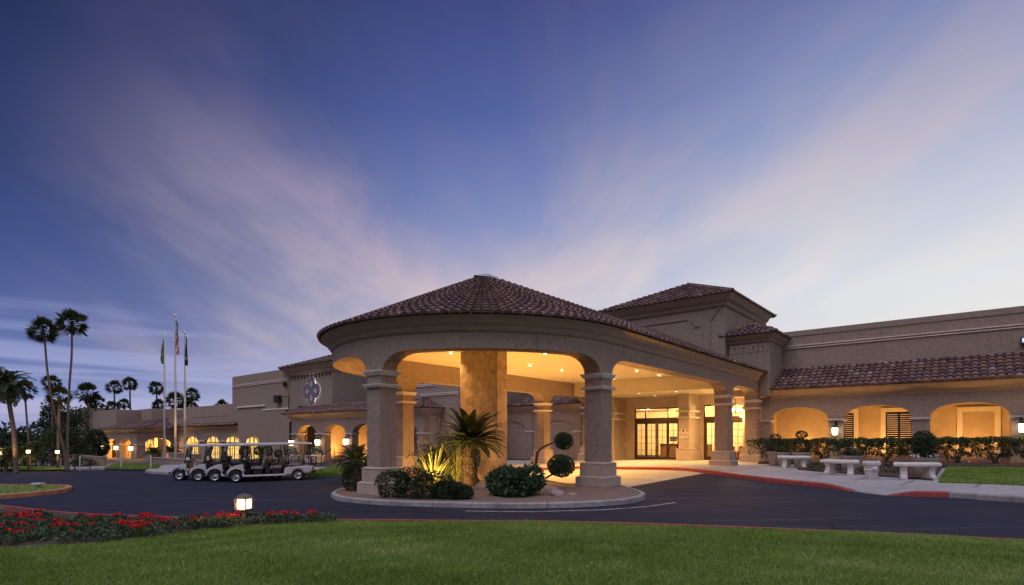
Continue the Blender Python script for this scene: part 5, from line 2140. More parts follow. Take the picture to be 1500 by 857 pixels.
px_bush('ivy_wall', 'tall clipped ivy wall covering the far wing beside the porch', 140, 684, (1.35, .9, 1.75), 3600, .20, LEAFD, 54, Y=62, depth=.25)
px_bush('shrub', 'low clipped hedge block in front of the tall pier of the far wing', 121, 684, (1.0, .8, .75), 900, .16, LEAFD, 55, Y=58)
# small lit palm and lamps in the west garden
b = at(42, 688, 41)
loc = (b[0], b[1], G(b[0], b[1]) - .05)
t = thing('pygmy_palm', 'low uplit feathery palm beside the glowing garden lantern', 'palm tree', loc)
palm_trunk(t, [(0, 0, 0), (.05, 0, .7), (0, .05, 1.5)], .13, .11)
feather_fronds(30, 1.15, 20, .34, .03, -.5, 1.3, 1.5, 61, FROND, 'crown', t, (0, .05, 1.55))
b = at(8, 688, 41)
loc = (b[0], b[1], G(b[0], b[1]) - .05)
t = thing('pygmy_palm', 'low uplit feathery palm at the left edge below the date palm', 'palm tree', loc)
palm_trunk(t, [(0, 0, 0), (.05, 0, .6), (0, .05, 1.2)], .13, .11)
feather_fronds(28, 1.05, 20, .34, .03, -.5, 1.3, 1.5, 62, FROND, 'crown', t, (0, .05, 1.25))
def garden_lantern(u, v, Y, label, s=.34):
    p = at(u, v, Y)
    gz = G(p[0], p[1])
    t = thing('garden_lantern', label, 'garden lamp', (p[0], p[1], gz), R(15), 'lanterns in the west garden')
    h = p[2] - gz
    m = MB()
    m.tube([(0, 0, -.1), (0, 0, h - s * .6)], .04, 8)
    m.frustum(0, 0, h + s * .55, h + s * .85, s * 1.2, s * .3)
    m.frustum(0, 0, h - s * .66, h - s * .56, s * .9, s)
    m.build('post', IRON, t)
    g = MB()
    g.frustum(0, 0, h - s * .55, h + s * .54, s * .9, s)
    g.build('lantern_glass', LAMPGLASS, t)
    lamp('POINT', (0, -.4, h), 30, WARMW, t, size=.15, name='lantern_light')
garden_lantern(41.5, 661.5, 39.5, 'square glowing lantern right of the date palm trunk', .18)
garden_lantern(84, 662, 41, 'bright lantern low among leaves beneath the golden palm', .18)
garden_lantern(2, 663, 41, 'half-cropped glowing lantern at the left edge', .17)
def up_px(u, v, tgt, energy, label, Y=None, spot=70, **k):
    p = gp(u, v) if Y is None else (*at(u, v, Y)[:2], 0)
    p = (p[0], p[1], G(p[0], p[1]) + .05)
    return uplight(p, tgt, energy, label, spot=spot, **k)
up_px(86, 689, at(87, 575, 42), 900, 'spotlight aimed up the golden palm', Y=40.8, spot=40)
up_px(12, 689, at(9, 580, 37.3), 500, 'spotlight at the foot of the date palm', Y=36.3, spot=50)
up_px(25, 687, at(40, 650, 41), 160, 'spotlight between the date palm and the low lit palm', Y=39.3, spot=90)

# ------------------------------------------------------------------ planted island
p = gp(688, 711, .12)
sago = thing('sago_palm', 'large sago palm with thick trunk and arching fronds in the canopy island', 'cycad', (p[0], p[1], p[2] - .05))
m = MB()
N = 26
m.tube([(0, 0, 0)] + [(.01 * math.sin(k), .01 * math.cos(k), 1.55 * k / N) for k in range(1, N + 1)], [.245 + .015 * (k % 2) - .03 * k / N for k in range(N + 1)], 12)
tr = m.build('trunk', surf('sago_bark', (.05, .033, .022), rough=1, vary=.4, nscale=12, bump=.7, bscale=22, dist=.05), sago, smooth=False)
g = np.random.default_rng(70)
n = 420
az, zz = g.random(n) * 2 * PI, g.random(n) * 1.5
P = np.stack([np.cos(az) * .22, np.sin(az) * .22, zz], 1)
D = np.stack([np.cos(az), np.sin(az), .9 + 0 * az], 1)
leaf_mesh('leaf_bases', P, D, .10, .030, var_mat('sago_scale', [(0, (.02, .013, .009)), (1, (.06, .04, .026))], rough=.9), tr)
feather_fronds(64, 1.5, 46, .25, .019, -.12, 1.45, 1.05, 71, FROND, 'crown', sago, (0, 0, 1.55))

def strap_clump(label, u, v, n, lo, hi, w, seed, spread=.75, mat=STRAP, dz=.12, name='flax_plant', Y=None):
    p = gp(u, v, dz) if Y is None else at(u, v, Y)
    z = p[2] if Y is None else G(p[0], p[1]) + dz
    t = thing(name, label, 'plant', (p[0], p[1], z - .03))
    g = np.random.default_rng(seed)
    V, F, C = [], [], []
    for k in range(n):
        az = g.random() * 2 * PI
        h = np.array([math.cos(az), math.sin(az), 0])
        sd = np.array([-math.sin(az), math.cos(az), 0])
        ln = lo + (hi - lo) * g.random()
        a = 1.5 - spread * abs(g.normal(0, .55))
        q = h * .10 * g.random()
        m_ = 6
        vv = float(np.clip(g.normal(.5, .25), 0, 1))
        prev = None
        cur = 1.3 * g.random() * spread
        for i in range(m_ + 1):
            tt = i / m_
            ww = w * (1 - tt) ** .6 * (.5 + .5 * min(1, tt * 4))
            l, r = q - sd * ww, q + sd * ww
            if prev is not None:
                j = len(V)
                V.extend([prev[0], prev[1], r, l])
                F.append((j, j + 1, j + 2, j + 3))
                C.append(vv)
            prev = (l, r)
            q = q + (h * math.cos(a) + np.array([0, 0, 1]) * math.sin(a)) * ln / m_
            a -= cur / m_ * (.4 + 1.6 * tt)
    np_mesh('leaves', np.array(V), np.array(F), mat, t, np.array(C))
    return t
strap_clump('yellow-lit clump of arching strap leaves beside the left canopy column', 634, 712, 120, 1.0, 1.95, .040, 81, 1.05)
strap_clump('upright strap-leaved clump close to the sago palm trunk', 669, 708, 120, .9, 1.9, .030, 82, .6)
strap_clump('loose clump of narrow leaves at the back of the island near the roof pier', 655, 700, 70, .8, 1.6, .028, 83, .6, mat=FROND, Y=20.6)
p = at(640, 700, 20.6)
t = thing('cycad', 'smaller cycad with drooping yellow-lit fronds behind the strap-leaved clumps', 'cycad', (p[0], p[1], G(p[0], p[1]) + .1))
palm_trunk(t, [(0, 0, 0), (0, 0, .5), (.03, 0, 1.0)], .12, .10)
feather_fronds(26, 1.25, 30, .24, .018, -.3, 1.2, 1.7, 84, FROND, 'crown', t, (.03, 0, 1.0))
up_px(628, 712, at(645, 670, 19.6), 420, 'spotlight tucked behind the low hedge, lighting the strap-leaved clumps', Y=18.3, spot=120)
up_px(655, 713, at(660, 655, 20.5), 480, 'spotlight between the two strap-leaved clumps', Y=18.0, spot=120)
up_px(742, 706, W(.2, 0, 3.4), 40, 'spotlight aimed at the right face of the roof pier', Y=20.6, spot=90)
up_px(700, 712, W(-.3, -.3, 3.2), 22, 'spotlight aimed at the front of the roof pier', Y=20.9, spot=90)

def low_hedge(label, px, n, leaf, mat, seed, hgt):
    """one spreading shrub grown from several crowns along a line"""
    pts = [gp(u, v, .12) for u, v, _, _ in px]
    o = pts[0]
    t = thing('spreading_shrub', label, 'shrub', (o[0], o[1], o[2] - .03))
    P, D, Vv = [], [], []
    m = MB()
    for k, (q, (u, v, rx, rz)) in enumerate(zip(pts, px)):
        p_, d, rad = crown_cloud(n, (rx, rx * .8, rz), 9, .4, seed=seed + k)
        p_[:, 2] = np.maximum(p_[:, 2] + rz * .9, .02)
        off = np.array([q[0] - o[0], q[1] - o[1], q[2] - o[2]])
        P.append(p_ + off)
        D.append(d + rng.normal(0, .6, d.shape) + np.array([0, 0, .3]))
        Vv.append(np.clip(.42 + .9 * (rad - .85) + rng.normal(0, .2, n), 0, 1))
        for j in range(4):
            an = j * PI / 2 + k
            m.tube([tuple(off), tuple(off + np.array([rx * .5 * math.cos(an), rx * .4 * math.sin(an), rz]))], [.02, .008], 5)
    leaf_mesh('foliage', np.concatenate(P), np.concatenate(D), leaf * (.7 + .6 * rng.random(n * len(px))), leaf * .30, mat, t, np.concatenate(Vv))
    m.build('stems', BARK2, t)
    return t
low_hedge('wide dark-leaved shrub spilling along the kerb right of the left canopy column', [(580, 728, .58, .44), (604, 729, .62, .48), (632, 730, .62, .42), (656, 730, .5, .30), (674, 731, .36, .22)], 1500, .075, LEAFD, 91, .8)
low_hedge('broad-leaved green bush in the island between the two front columns', [(740, 725, .54, .44), (770, 725, .56, .47), (756, 727, .55, .42)], 1250, .13, LEAFB, 95, .8)
px_bush('shrub', 'round dark shrub tucked behind the left canopy column base', 524, 712, (.52, .5, .58), 1900, .085, LEAFD, 97, dz=.05, Y=18.9)

# cloud-pruned topiary leaning out of the island
Y0 = 16.7
root = gp(783, 712, .12)
t = thing('cloud_topiary', 'bent topiary tree with two clipped balls beside the right front column', 'topiary', (root[0], root[1], root[2] - .05))
def rel(u, v, Y):
    q = at(u, v, Y)
    return (q[0] - root[0], q[1] - root[1], q[2] - root[2] + .05)
m = MB()
a1 = [(0, 0, 0), rel(784, 690, root[1] - .1), rel(787, 663, root[1] - .2), rel(792, 657, root[1] - .25), rel(806, 650, root[1] - .35), rel(822, 645, root[1] - .5)]
m.tube(a1, [.055, .05, .045, .04, .034, .028], 8)
a2 = [rel(787, 668, root[1] - .2), rel(800, 676, root[1] - .35), rel(818, 682, root[1] - .5)]
m.tube([(0, 0, .12), rel(800, 700, root[1] - .3), rel(820, 688, root[1] - .5)], [.045, .035, .028], 7)
m.build('trunk', BARK2, t, smooth=True)
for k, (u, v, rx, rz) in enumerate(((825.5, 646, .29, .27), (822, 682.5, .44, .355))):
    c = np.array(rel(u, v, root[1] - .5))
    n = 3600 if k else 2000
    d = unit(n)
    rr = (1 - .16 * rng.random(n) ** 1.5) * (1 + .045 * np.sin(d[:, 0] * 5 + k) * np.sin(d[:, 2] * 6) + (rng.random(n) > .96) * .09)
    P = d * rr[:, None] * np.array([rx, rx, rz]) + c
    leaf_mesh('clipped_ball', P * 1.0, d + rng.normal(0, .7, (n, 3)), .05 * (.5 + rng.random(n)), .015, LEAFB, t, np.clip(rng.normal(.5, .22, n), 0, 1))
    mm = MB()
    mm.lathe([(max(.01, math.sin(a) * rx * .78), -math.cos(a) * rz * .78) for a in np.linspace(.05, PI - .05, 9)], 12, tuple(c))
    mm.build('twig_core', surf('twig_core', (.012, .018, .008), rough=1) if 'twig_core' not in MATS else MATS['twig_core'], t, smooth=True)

def rock(label, u, v, s, seed, dz=.1, Y=None):
    p = gp(u, v, dz) if Y is None else (*at(u, v, Y)[:2], G(*at(u, v, Y)[:2]) + dz)
    t = thing('boulder', label, 'rock', p)
    b = bmesh.new()
    bmesh.ops.create_icosphere(b, subdivisions=3, radius=1.0)
    g = np.random.default_rng(seed)
    L = g.normal(size=(7, 3))
    L /= np.linalg.norm(L, axis=1, keepdims=True)
    cut = .55 + .35 * g.random(7)
    for v_ in b.verts:
        q = np.array(v_.co)
        for l, c_ in zip(L, cut):
            dd = q @ l
            if dd > c_:
                q = q - l * (dd - c_) * .9
        q = q * (1 + .05 * math.sin(q[0] * 5 + seed) + .04 * math.sin(q[1] * 7))
        v_.co = Vector((q[0] * s[0], q[1] * s[1], max(q[2] * s[2], -s[2] * .35)))
    me = bpy.data.meshes.new('stone')
    b.to_mesh(me)
    b.free()
    me.materials.append(ROCK)
    me.polygons.foreach_set('use_smooth', [True] * len(me.polygons))
    me.set_sharp_from_angle(angle=R(28))
    o = bpy.data.objects.new('stone', me)
    COL.objects.link(o)
    o.parent = t
    return t
rock('flat pinkish boulder at the foot of the sago palm', 703, 716, (.30, .24, .18), 1)
rock('angular pale boulder between the sago palm and the broad-leaved bush', 722, 718, (.26, .22, .20), 2)
rock('pale boulder at the front of the island left of the right column', 816, 727, (.24, .20, .19), 3)
rock('dark rounded boulder beside the pale one near the right column', 806, 718, (.26, .22, .17), 4)
rock('small stone half buried near the island kerb', 838, 725, (.13, .11, .07), 5)

# potted cycad in front of the pavilion, left of the canopy column
p = at(522, 692, 23.6)
t = thing('cycad', 'potted cycad with lit fronds on a square plinth before the pavilion arches', 'cycad', (p[0], p[1], SW(p[0], p[1]) - .02))
m = MB()
m.frustum(0, 0, 0, .62, .85, .95)
m.build('planter_box', surf('dark_planter', (.10, .075, .06), rough=.8), t, bevel=.02)
feather_fronds(40, 1.05, 32, .22, .016, -.15, 1.4, 1.2, 101, FROND, 'crown', t, (0, 0, .75))
strap_clump('pale flax clump glowing beside the potted cycad', 536, 694, 40, .5, 1.1, .03, 102, .9, Y=24.0)
uplight((p[0] + .55, p[1] - .75, SW(p[0], p[1]) + .3), (p[0] + .45, p[1] + .3, 1.6), 90, 'spotlight under the potted cycad before the pavilion', spot=120)

# far wood beyond the west garden, one mass
n = 5200
g = np.random.default_rng(400)
tt = g.random(n)
X = -34 - 125 * tt + g.normal(0, 2, n)
Y = 92 - 30 * tt + g.normal(0, 2.5, n)
hh = 3.2 + 1.3 * np.sin(X * .31) + .9 * np.sin(X * .83 + 1) + .5 * np.sin(X * 2.1)
Z = -1.0 + hh * g.random(n) ** .7
P = np.stack([X, Y, Z], 1)
D = g.normal(0, 1, (n, 3)) + np.array([0, -.3, .5])
struct(leaf_mesh('far_wood', P, D, .9 * (.6 + .8 * g.random(n)), .34, LEAFD, None, np.clip(g.normal(.35, .2, n), 0, 1)), 'stuff')
# ================================================================== flags and poles
def flag_cloth(parent, ztop, length, wtop, wbot, side, colour, mats, n_u=10, n_v=26, loc=(0, 0, 0)):
    """a limp flag: the fly falls in deep folds beside the pole. colour(i, j) -> material slot"""
    def P(i, j):
        f, t = i / n_u, j / n_v
        w = wtop + (wbot - wtop) * t ** .8
        if t > .82:
            w *= 1 - .5 * ((t - .82) / .18) * f
        fold = math.sin(f * 3 * PI + t * 2.0) * .13 * (.35 + .65 * t)
        x = side * (.08 + w * f) + .05 * math.sin(t * 5 + f * 3)
        return (x, fold - .02, ztop - length * t - .25 * f * (1 - t) - .10 * f)
    V = [P(i, j) for j in range(n_v + 1) for i in range(n_u + 1)]
    m = MB()
    for j in range(n_v):
        for i in range(n_u):
            m.mi = colour(i / n_u, j / n_v)
            a = j * (n_u + 1) + i
            m.face([V[a], V[a + 1], V[a + n_u + 2], V[a + n_u + 1]])
    return m.build('flag', mats, parent, smooth=True)

def flagpole(label, u, v, vtop, Y):
    b = at(u, v, Y)
    gz = G(b[0], b[1])
    t = thing('flagpole', label, 'flagpole', (b[0], b[1], gz), R(-20))
    h = at(u, vtop, Y)[2] - gz
    m = MB()
    m.tube([(0, 0, -.2), (0, 0, h * .3), (0, 0, h)], [.11, .10, .055], 12)
    m.lathe([(.2, 0), (.2, .05), (.13, .12)], 14)
    m.build('pole', ALU, t, smooth=True, angle=40)
    m = MB()
    m.lathe([(.001, -.13), (.09, -.09), (.13, 0), (.09, .09), (.001, .13)], 12, (0, 0, h + .12))
    m.build('finial', CHROME, t, smooth=True)
    return t, h
cl_g = [surf('flag_green', (.05, .16, .12), rough=.8), surf('flag_rose', (.30, .12, .13), rough=.8), surf('flag_white', (.62, .60, .60), rough=.8)]
cl_n = [surf('flag_navy', (.018, .022, .07), rough=.8), surf('flag_gold', (.42, .30, .16), rough=.8)]
cl_u = [surf('flag_red', (.36, .03, .04), rough=.8), MATS['flag_white'], surf('flag_blue', (.02, .028, .10), rough=.8)]
t, h = flagpole('shortest flagpole with a limp green and white flag', 241, 678, 492, 52.0)
flag_cloth(t, h - .2, 2.35, .12, .34, -1, lambda f, v: 1 if f > .6 and v < .5 else (2 if .55 < v < .68 and .2 < f < .8 else 0), cl_g)
def stars(f, v):
    if v < .42 and f < .85 - v * .4:
        return 2 if (int(f * 20) * 7 + int(v * 52) * 3) % 6 else 1
    return int((f * 5 + v * 4.2) * 1.35) % 2
t, h = flagpole('tallest flagpole with a limp red, white and blue striped flag', 257, 678, 464, 50.5)
flag_cloth(t, h - .3, 3.1, .30, .62, .8, stars, cl_u, 20, 52)
t, h = flagpole('flagpole with a limp navy flag bearing a small gold seal', 271, 678, 489, 51.6)
flag_cloth(t, h - .2, 2.7, .14, .34, 1, lambda f, v: 1 if .66 < v < .78 and .3 < f < .8 else 0, cl_n)
for u, v, lb in ((246, 682, 'spotlight at the feet of the first two flagpoles'), (265, 682, 'spotlight between the tallest and the navy flagpole')):
    p = at(u, v, 48.8)
    uplight((p[0], p[1], G(p[0], p[1]) + .08), (at(u + 2, 560, 51.2)), 1300, lb, spot=46)

# low garden walls, posts and rails on the west side
def garden_box(name, label, cat, u0, u1, Y, z0, z1, d, mat, rz=ROT):
    p, q = at(u0, 660, Y), at(u1, 660, Y)
    c = ((p[0] + q[0]) / 2, (p[1] + q[1]) / 2)
    g = G(*c)
    L = (q[0] - p[0]) / abs(math.cos(rz) - math.sin(rz) * (-c[0] / c[1]) * -1 or 1)
    t = thing(name, label, cat, (c[0], c[1], g), rz)
    m = MB()
    m.box(-L / 2, L / 2, -d / 2, d / 2, -.3, z1)
    m.build('wall_body', mat, t, bevel=.02)
    m = MB()
    m.box(-L / 2 - .04, L / 2 + .04, -d / 2 - .04, d / 2 + .04, z1, z1 + .07)
    m.build('coping', STUCCO, t, bevel=.01)
    return t
garden_box('planter_wall', 'low lit stucco planter wall behind the flagpole feet', 'low wall', 214, 287, 55, 0, .75, .5, STUCCO)
garden_box('planter_wall', 'lower dusky planter wall in front of the flagpoles', 'low wall', 224, 300, 46, 0, .42, .4, STUCCO)
garden_box('garden_wall', 'low stucco garden wall between the tall palms and the porch', 'low wall', 107, 152, 46, 0, .85, .3, STUCCO)
p = at(232, 680, 53.6)
uplight((p[0], p[1], G(*p[:2]) + .05), at(232, 668, 54.8), 90, 'small glowing spotlight washing the planter wall near the green flag', spot=120)
p = at(262, 680, 53.6)
uplight((p[0], p[1], G(*p[:2]) + .05), at(262, 668, 54.8), 110, 'small spotlight washing the planter wall behind the tallest pole', spot=120)
for k, (u, lb) in enumerate(((250, 'dark spiky cycad on the planter wall behind the tallest flagpole'), (225, 'low dark cycad on the planter wall near the porch corner'))):
    q = at(u, 665, 56.2)
    t = thing('cycad', lb, 'cycad', (q[0], q[1], G(*q[:2])))
    palm_trunk(t, [(0, 0, 0), (0, 0, .4), (0, 0, .8)], .16, .14)
    feather_fronds(30, 1.2 if k == 0 else .9, 20, .3, .03, -.1, 1.3, 1.2, 110 + k, FROND, 'crown', t, (0, 0, .85))
def post(u, v, vtop, label, mat, r=.045, name='marker_post'):
    p = gp(u, v, .1)
    h = (v - vtop) / FPX * p[1]
    t = thing(name, label, 'post', p)
    m = MB()
    m.tube([(0, 0, -.15), (0, 0, h)], r, 8)
    m.lathe([(r * 1.5, h), (r * 1.6, h + .04), (.01, h + .09)], 8)
    m.build('shaft', mat, t)
post(117, 687.5, 670, 'slim white post before the low garden wall', WHITE)
post(177.5, 686.5, 669, 'slim white post on the grass before the porch arches', WHITE)
post(221, 687.5, 669, 'slim white post left of the flagpoles', WHITE)
post(110, 686.5, 673, 'thin dark post left of the white post by the low garden wall', IRON, .03)
post(132, 686.5, 673, 'thin dark post right of the white post by the low garden wall', IRON, .03)
wp_ = [gp(u, v, .16)[:2] for u, v in ((152, 685.5), (232, 686.5), (236, 680), (170, 680))]
patch('porch_lawn', wp_, LAWNBASE, .175, .1)
struct(blades('grass', 6000, sample_poly(wp_, .165), .04, .09, .02), 'stuff')
wp_ = [gp(u, v, .16)[:2] for u, v in ((0, 686.8), (100, 687), (96, 683.5), (0, 682.5))]
patch('roadside_lawn', wp_, LAWNBASE, .175, .1)
wp_ = [gp(u, v, .16)[:2] for u, v in ((448, 694.3), (505, 693.3), (548, 692), (560, 680), (503, 679.5), (478, 685))]
patch('grass_bank', wp_, LAWNBASE, .185, .2)
struct(blades('grass', 9000, sample_poly(wp_, .18), .04, .09, .016), 'stuff')

# terrace furniture before the pavilion
def planter(u, v, Y, label, s=.9, flowers=True):
    p = at(u, v, Y)
    gz = -.27
    t = thing('planter_box', label, 'planter', (p[0], p[1], gz), ROT, 'white planters on the pavilion terrace')
    m = MB()
    m.frustum(0, 0, 0, .62, s * .82, s)
    m.frustum(0, 0, .62, .70, s * 1.08, s * 1.08)
    m.build('pot', TRIM, t, bevel=.015)
    n = 260
    d = unit(n)
    P = d * np.array([s * .5, s * .5, .3]) + np.array([0, 0, .85])
    leaf_mesh('leaves', P, d + np.array([0, 0, .5]), .16, .05, LEAF, t)
    P = unit(70) * np.array([s * .5, s * .5, .34]) + np.array([0, 0, .95])
    leaf_mesh('blossoms', P, unit(70), .12, .06, PETALW, t)
planter(428, 676, 45.5, 'white planter with pale flowers beside the downpipe lantern')
planter(460, 676, 45, 'large white planter with pale flowers between two pavilion lanterns', 1.15)
def ball_topiary(u, v, r, Y, label):
    p = at(u, v, Y)
    gz = -.27 if AB(p[0], p[1])[1] > 7.9 and AB(p[0], p[1])[0] > -32.6 else SW(p[0], p[1])
    t = thing('ball_topiary', label, 'topiary', (p[0], p[1], gz), 0, 'ball topiaries behind the carts')
    h = p[2] - gz
    m = MB()
    m.lathe([(.20, 0), (.28, .42), (.31, .44), (.31, .5), (.26, .5)], 14)
    m.build('pot', TERRA, t, smooth=True, angle=40)
    m = MB()
    m.tube([(0, 0, .4), (.02, 0, h * .6), (0, 0, h)], .03, 6)
    m.build('trunk', BARK2, t)
    n = 800
    d = unit(n)
    leaf_mesh('clipped_ball', d * r * (1 - .15 * rng.random((n, 1))) + np.array([0, 0, h]), d + rng.normal(0, .5, (n, 3)), .09, .03, LEAFD, t)
for u, v, r, Y, lb in ((358.5, 661, .36, 44, 'leftmost ball topiary showing above the nearest cart seats'), (378, 660.5, .30, 44, 'smaller ball topiary, left one of the close pair'), (391.5, 661, .38, 43.5, 'largest ball topiary, right one of the close pair'), (408, 664.5, .28, 43, 'small olive ball topiary toward the rear of the nearest cart')):
    ball_topiary(u, v, r, Y, lb)
def handrail(label, pts, Y):
    P = [at(u, v, Y + k * .02) for k, (u, v) in enumerate(pts)]
    t = thing('handrail', label, 'handrail', P[0])
    m = MB()
    o = P[0]
    m.tube([tuple(np.array(q) - np.array(o)) for q in P], .03, 6)
    m.build('rail', IRON, t)
    return t
handrail('dark iron handrail up the terrace steps, nearer the cycad', [(489.6, 678), (489.6, 657.5), (485, 657.5), (471, 668), (470.5, 690)], 39)
handrail('dark iron handrail up the terrace steps, half hidden behind the last cart', [(441, 678), (441, 658), (436, 658), (422, 668), (421, 690)], 39.6)
p = at(450, 678, 41)
t = thing('iron_bench', 'low dark backless iron bench on the terrace behind the nearest cart', 'bench', (p[0], p[1], G(*p[:2]) + .05), ROT)
m = MB()
for k in range(5):
    m.box(-.95, .95, -.22 + k * .1, -.15 + k * .1, .50, .54)
m.build('seat', IRON, t)
for sx in (-.85, .85):
    m = MB()
    m.box(sx - .03, sx + .03, -.22, .25, 0, .05)
    m.box(sx - .03, sx + .03, -.2, -.14, 0, .5)
    m.box(sx - .03, sx + .03, .18, .24, 0, .5)
    m.build('leg', IRON, t)

# ================================================================== golf carts
def wheel(parent, x, y, r=.265, w=.21):
    m = MB()
    m.lathe([(r * .60, -w / 2 + .01), (r * .86, -w / 2), (r * .97, -w / 2 + .03), (r, -w / 4), (r, w / 4), (r * .97, w / 2 - .03), (r * .86, w / 2), (r * .60, w / 2 - .01)], 26, (0, 0, 0), 'y', cap=False)
    wl_ = m.build('wheel', RUBBER, parent, smooth=True, angle=40)
    wl_.location = (x, y, r)
    rm = MB()
    rm.lathe([(r * .62, -w / 2 + .005), (r * .56, -w / 2 + .015), (r * .54, -w / 2 + .05), (r * .54, w / 2 - .05), (r * .56, w / 2 - .015), (r * .62, w / 2 - .005)], 24, (0, 0, 0), 'y', cap=False)
    for s in (-1, 1):
        yy = s * (w / 2 - .025)
        rm.lathe([(.001, yy), (r * .18, yy), (r * .2, yy - s * .02)], 12, (0, 0, 0), 'y', cap=False)
        for k in range(7):
            an = 2 * PI * k / 7
            c_, s_ = math.cos(an), math.sin(an)
            rm.tube([(c_ * r * .12, yy - s * .008, s_ * r * .12), (c_ * r * .56, yy - s * .012, s_ * r * .56)], [.020, .014], 5)
    rm.lathe([(r * .54, 0), (.001, 0)], 20, (0, 0, 0), 'y', cap=False)
    o = rm.build('rim', CHROME, wl_, smooth=True, angle=40)
    return wl_

def golf_cart(label):
    """six-seat cart, nose toward +x, origin on the ground between the axles"""
    t = thing('golf_cart', label, 'golf cart', group='golf carts parked nose-out in a row')
    WB = 1.30
    hw = .56
    # floor pan and pale side sills
    m = MB()
    m.box(-1.25, 1.0, -hw + .06, hw - .06, .27, .33)
    m.build('floor_pan', BLACK, t, bevel=.01)
    m = MB()
    for s in (-1, 1):
        m.box(-.78, 1.0, s * hw - .045, s * hw + .045, .245, .325)
    m.build('sill', WHITE, t, bevel=.015)
    # front cowl with open wheel arches
    def archpoly(cx, r, a0, a1, n=10):
        return [(cx + r * math.cos(R(a)), .265 + r * math.sin(R(a))) for a in np.linspace(a0, a1, n)]
    prof = [(1.03, .27), (.95, .52), (.99, .74), (1.08, .80), (1.28, .765), (1.50, .67), (1.65, .55), (1.69, .45), (1.655, .36)] + archpoly(WB, .335, 12, 168)[0:]
    m = MB()
    m.prism(prof, -hw, hw)
    m.build('front_cowl', WHITE, t, bevel=.03)
    m = MB()
    m.prism([(1.60, .30), (1.78, .34), (1.79, .42), (1.64, .46)], -.45, .45)
    m.build('bumper', BLACK, t, bevel=.015)
    for s in (-1, 1):
        m = MB()
        m.lathe([(.001, 0), (.06, .01), (.065, .03)], 10, (0, 0, 0), 'y')
        h = m.build('headlight', CHROME, t, smooth=True)
        h.location = (1.60, s * .36, .575)
        h.rotation_euler = (0, 0, R(90))
        h.rotation_euler = (R(0), R(0), R(90 + 0))
    m = MB()
    m.prism([(.94, .55), (.99, .86), (1.06, .90), (1.02, .94), (.93, .90), (.89, .60)], -hw + .04, hw - .04)
    m.build('dashboard', BLACK, t, bevel=.012)
    # rear body
    prof = [(-.72, .27), (-.70, .52), (-.78, .60), (-1.55, .66), (-1.84, .64), (-1.93, .55), (-1.90, .40), (-1.66, .32)] + archpoly(-WB, .335, 10, 170)
    m = MB()
    m.prism(prof, -hw, hw)
    m.build('rear_body', WHITE, t, bevel=.03)
    m = MB()
    m.box(-2.02, -1.88, -.5, .5, .30, .42)
    m.build('rear_bumper', BLACK, t, bevel=.02)
    for s in (-1, 1):
        m = MB()
        m.box(-1.945, -1.92, s * .45 - .05, s * .45 + .05, .46, .58)
        m.build('tail_light', surf('tail_red', (.35, .02, .02), rough=.3) if 'tail_red' not in MATS else MATS['tail_red'], t)
    # three rows of seats
    for sx in (.42, -.38, -1.18):
        m = MB()
        if sx > -1:
            m.box(sx - .20, sx + .18, -.50, .50, .33, .57)
            m.build('seat_box', BLACK, t, bevel=.015)
        else:
            m.box(sx - .3, sx + .24, -.52, .52, .63, .665)
            m.build('seat_box', BLACK, t)
        zs = .57 if sx > -1 else .655
        m = MB()
        m.box(sx - .24, sx + .26, -.53, .53, zs, zs + .12)
        m.build('seat', SEAT, t, bevel=.04)
        m = MB()
        m.prism([(sx - .26, zs + .12), (sx - .17, zs + .14), (sx - .28, zs + .56), (sx - .34, zs + .58), (sx - .38, zs + .52)], -.52, .52)
        bk = m.build('backrest', SEAT, t, bevel=.035)
        m = MB()
        for s in (-1, 1):
            m.tube([(sx - .34, s * .55, zs - .05), (sx - .36, s * .55, zs + .18), (sx - .20, s * .56, zs + .26), (sx + .12, s * .56, zs + .22), (sx + .14, s * .55, zs + .02)], .015, 6)
        m.build('arm_rail', BLACK, bk)
    # roof and posts
    zr = 1.66
    m = MB()
    m.prism([(-1.88, zr - .01), (-1.86, zr + .05), (-1.55, zr + .085), (.9, zr + .085), (1.16, zr + .05), (1.20, zr - .01), (1.14, zr - .03), (-1.84, zr - .03)], -.60, .60)
    m.build('roof', WHITE, t, bevel=.03)
    for s in (-1, 1):
        for pts, nm in (([(1.08, s * .50, .82), (.92, s * .52, zr - .02)], 'roof_post'), ([(-.62, s * .555, .32), (-.66, s * .56, .75), (-.60, s * .56, zr - .02)], 'roof_post'), ([(-1.80, s * .52, .62), (-1.74, s * .54, zr - .02)], 'roof_post')):
            m = MB()
            m.tube(pts, .022, 7)
            m.build(nm, BLACK, t, smooth=True)
    m = MB()
    m.face([(1.06, -.49, .92), (1.06, .49, .92), (.935, .52, zr - .04), (.935, -.52, zr - .04)])
    m.build('windscreen', GLASS, t, fix=False)
    m = MB()
    m.tube([(1.0, .27, .74), (.78, .27, 1.0)], .022, 6)
    c = Vector((.765, .27, 1.015))
    ax = Vector((-.65, 0, .76))
    e1, e2 = Vector((0, 1, 0)), ax.cross(Vector((0, 1, 0))).normalized()
    m.tube([c + (e1 * math.cos(a) + e2 * math.sin(a)) * .17 for a in np.linspace(0, 2 * PI, 19)], .016, 6, cap=False)
    m.tube([c - e1 * .17, c + e1 * .17], .011, 5)
    m.build('steering_wheel', BLACK, t)
    m = MB()
    m.tube([(-1.86, -.45, .62), (-1.95, -.45, .92), (-1.95, .45, .92), (-1.86, .45, .62)], .018, 6)
    m.build('rear_rail', BLACK, t)
    for x in (WB, -WB):
        for s in (-1, 1):
            wheel(t, x, s * .52)
    return t
first = golf_cart('white six-seat golf cart nearest the road, whole side in view')
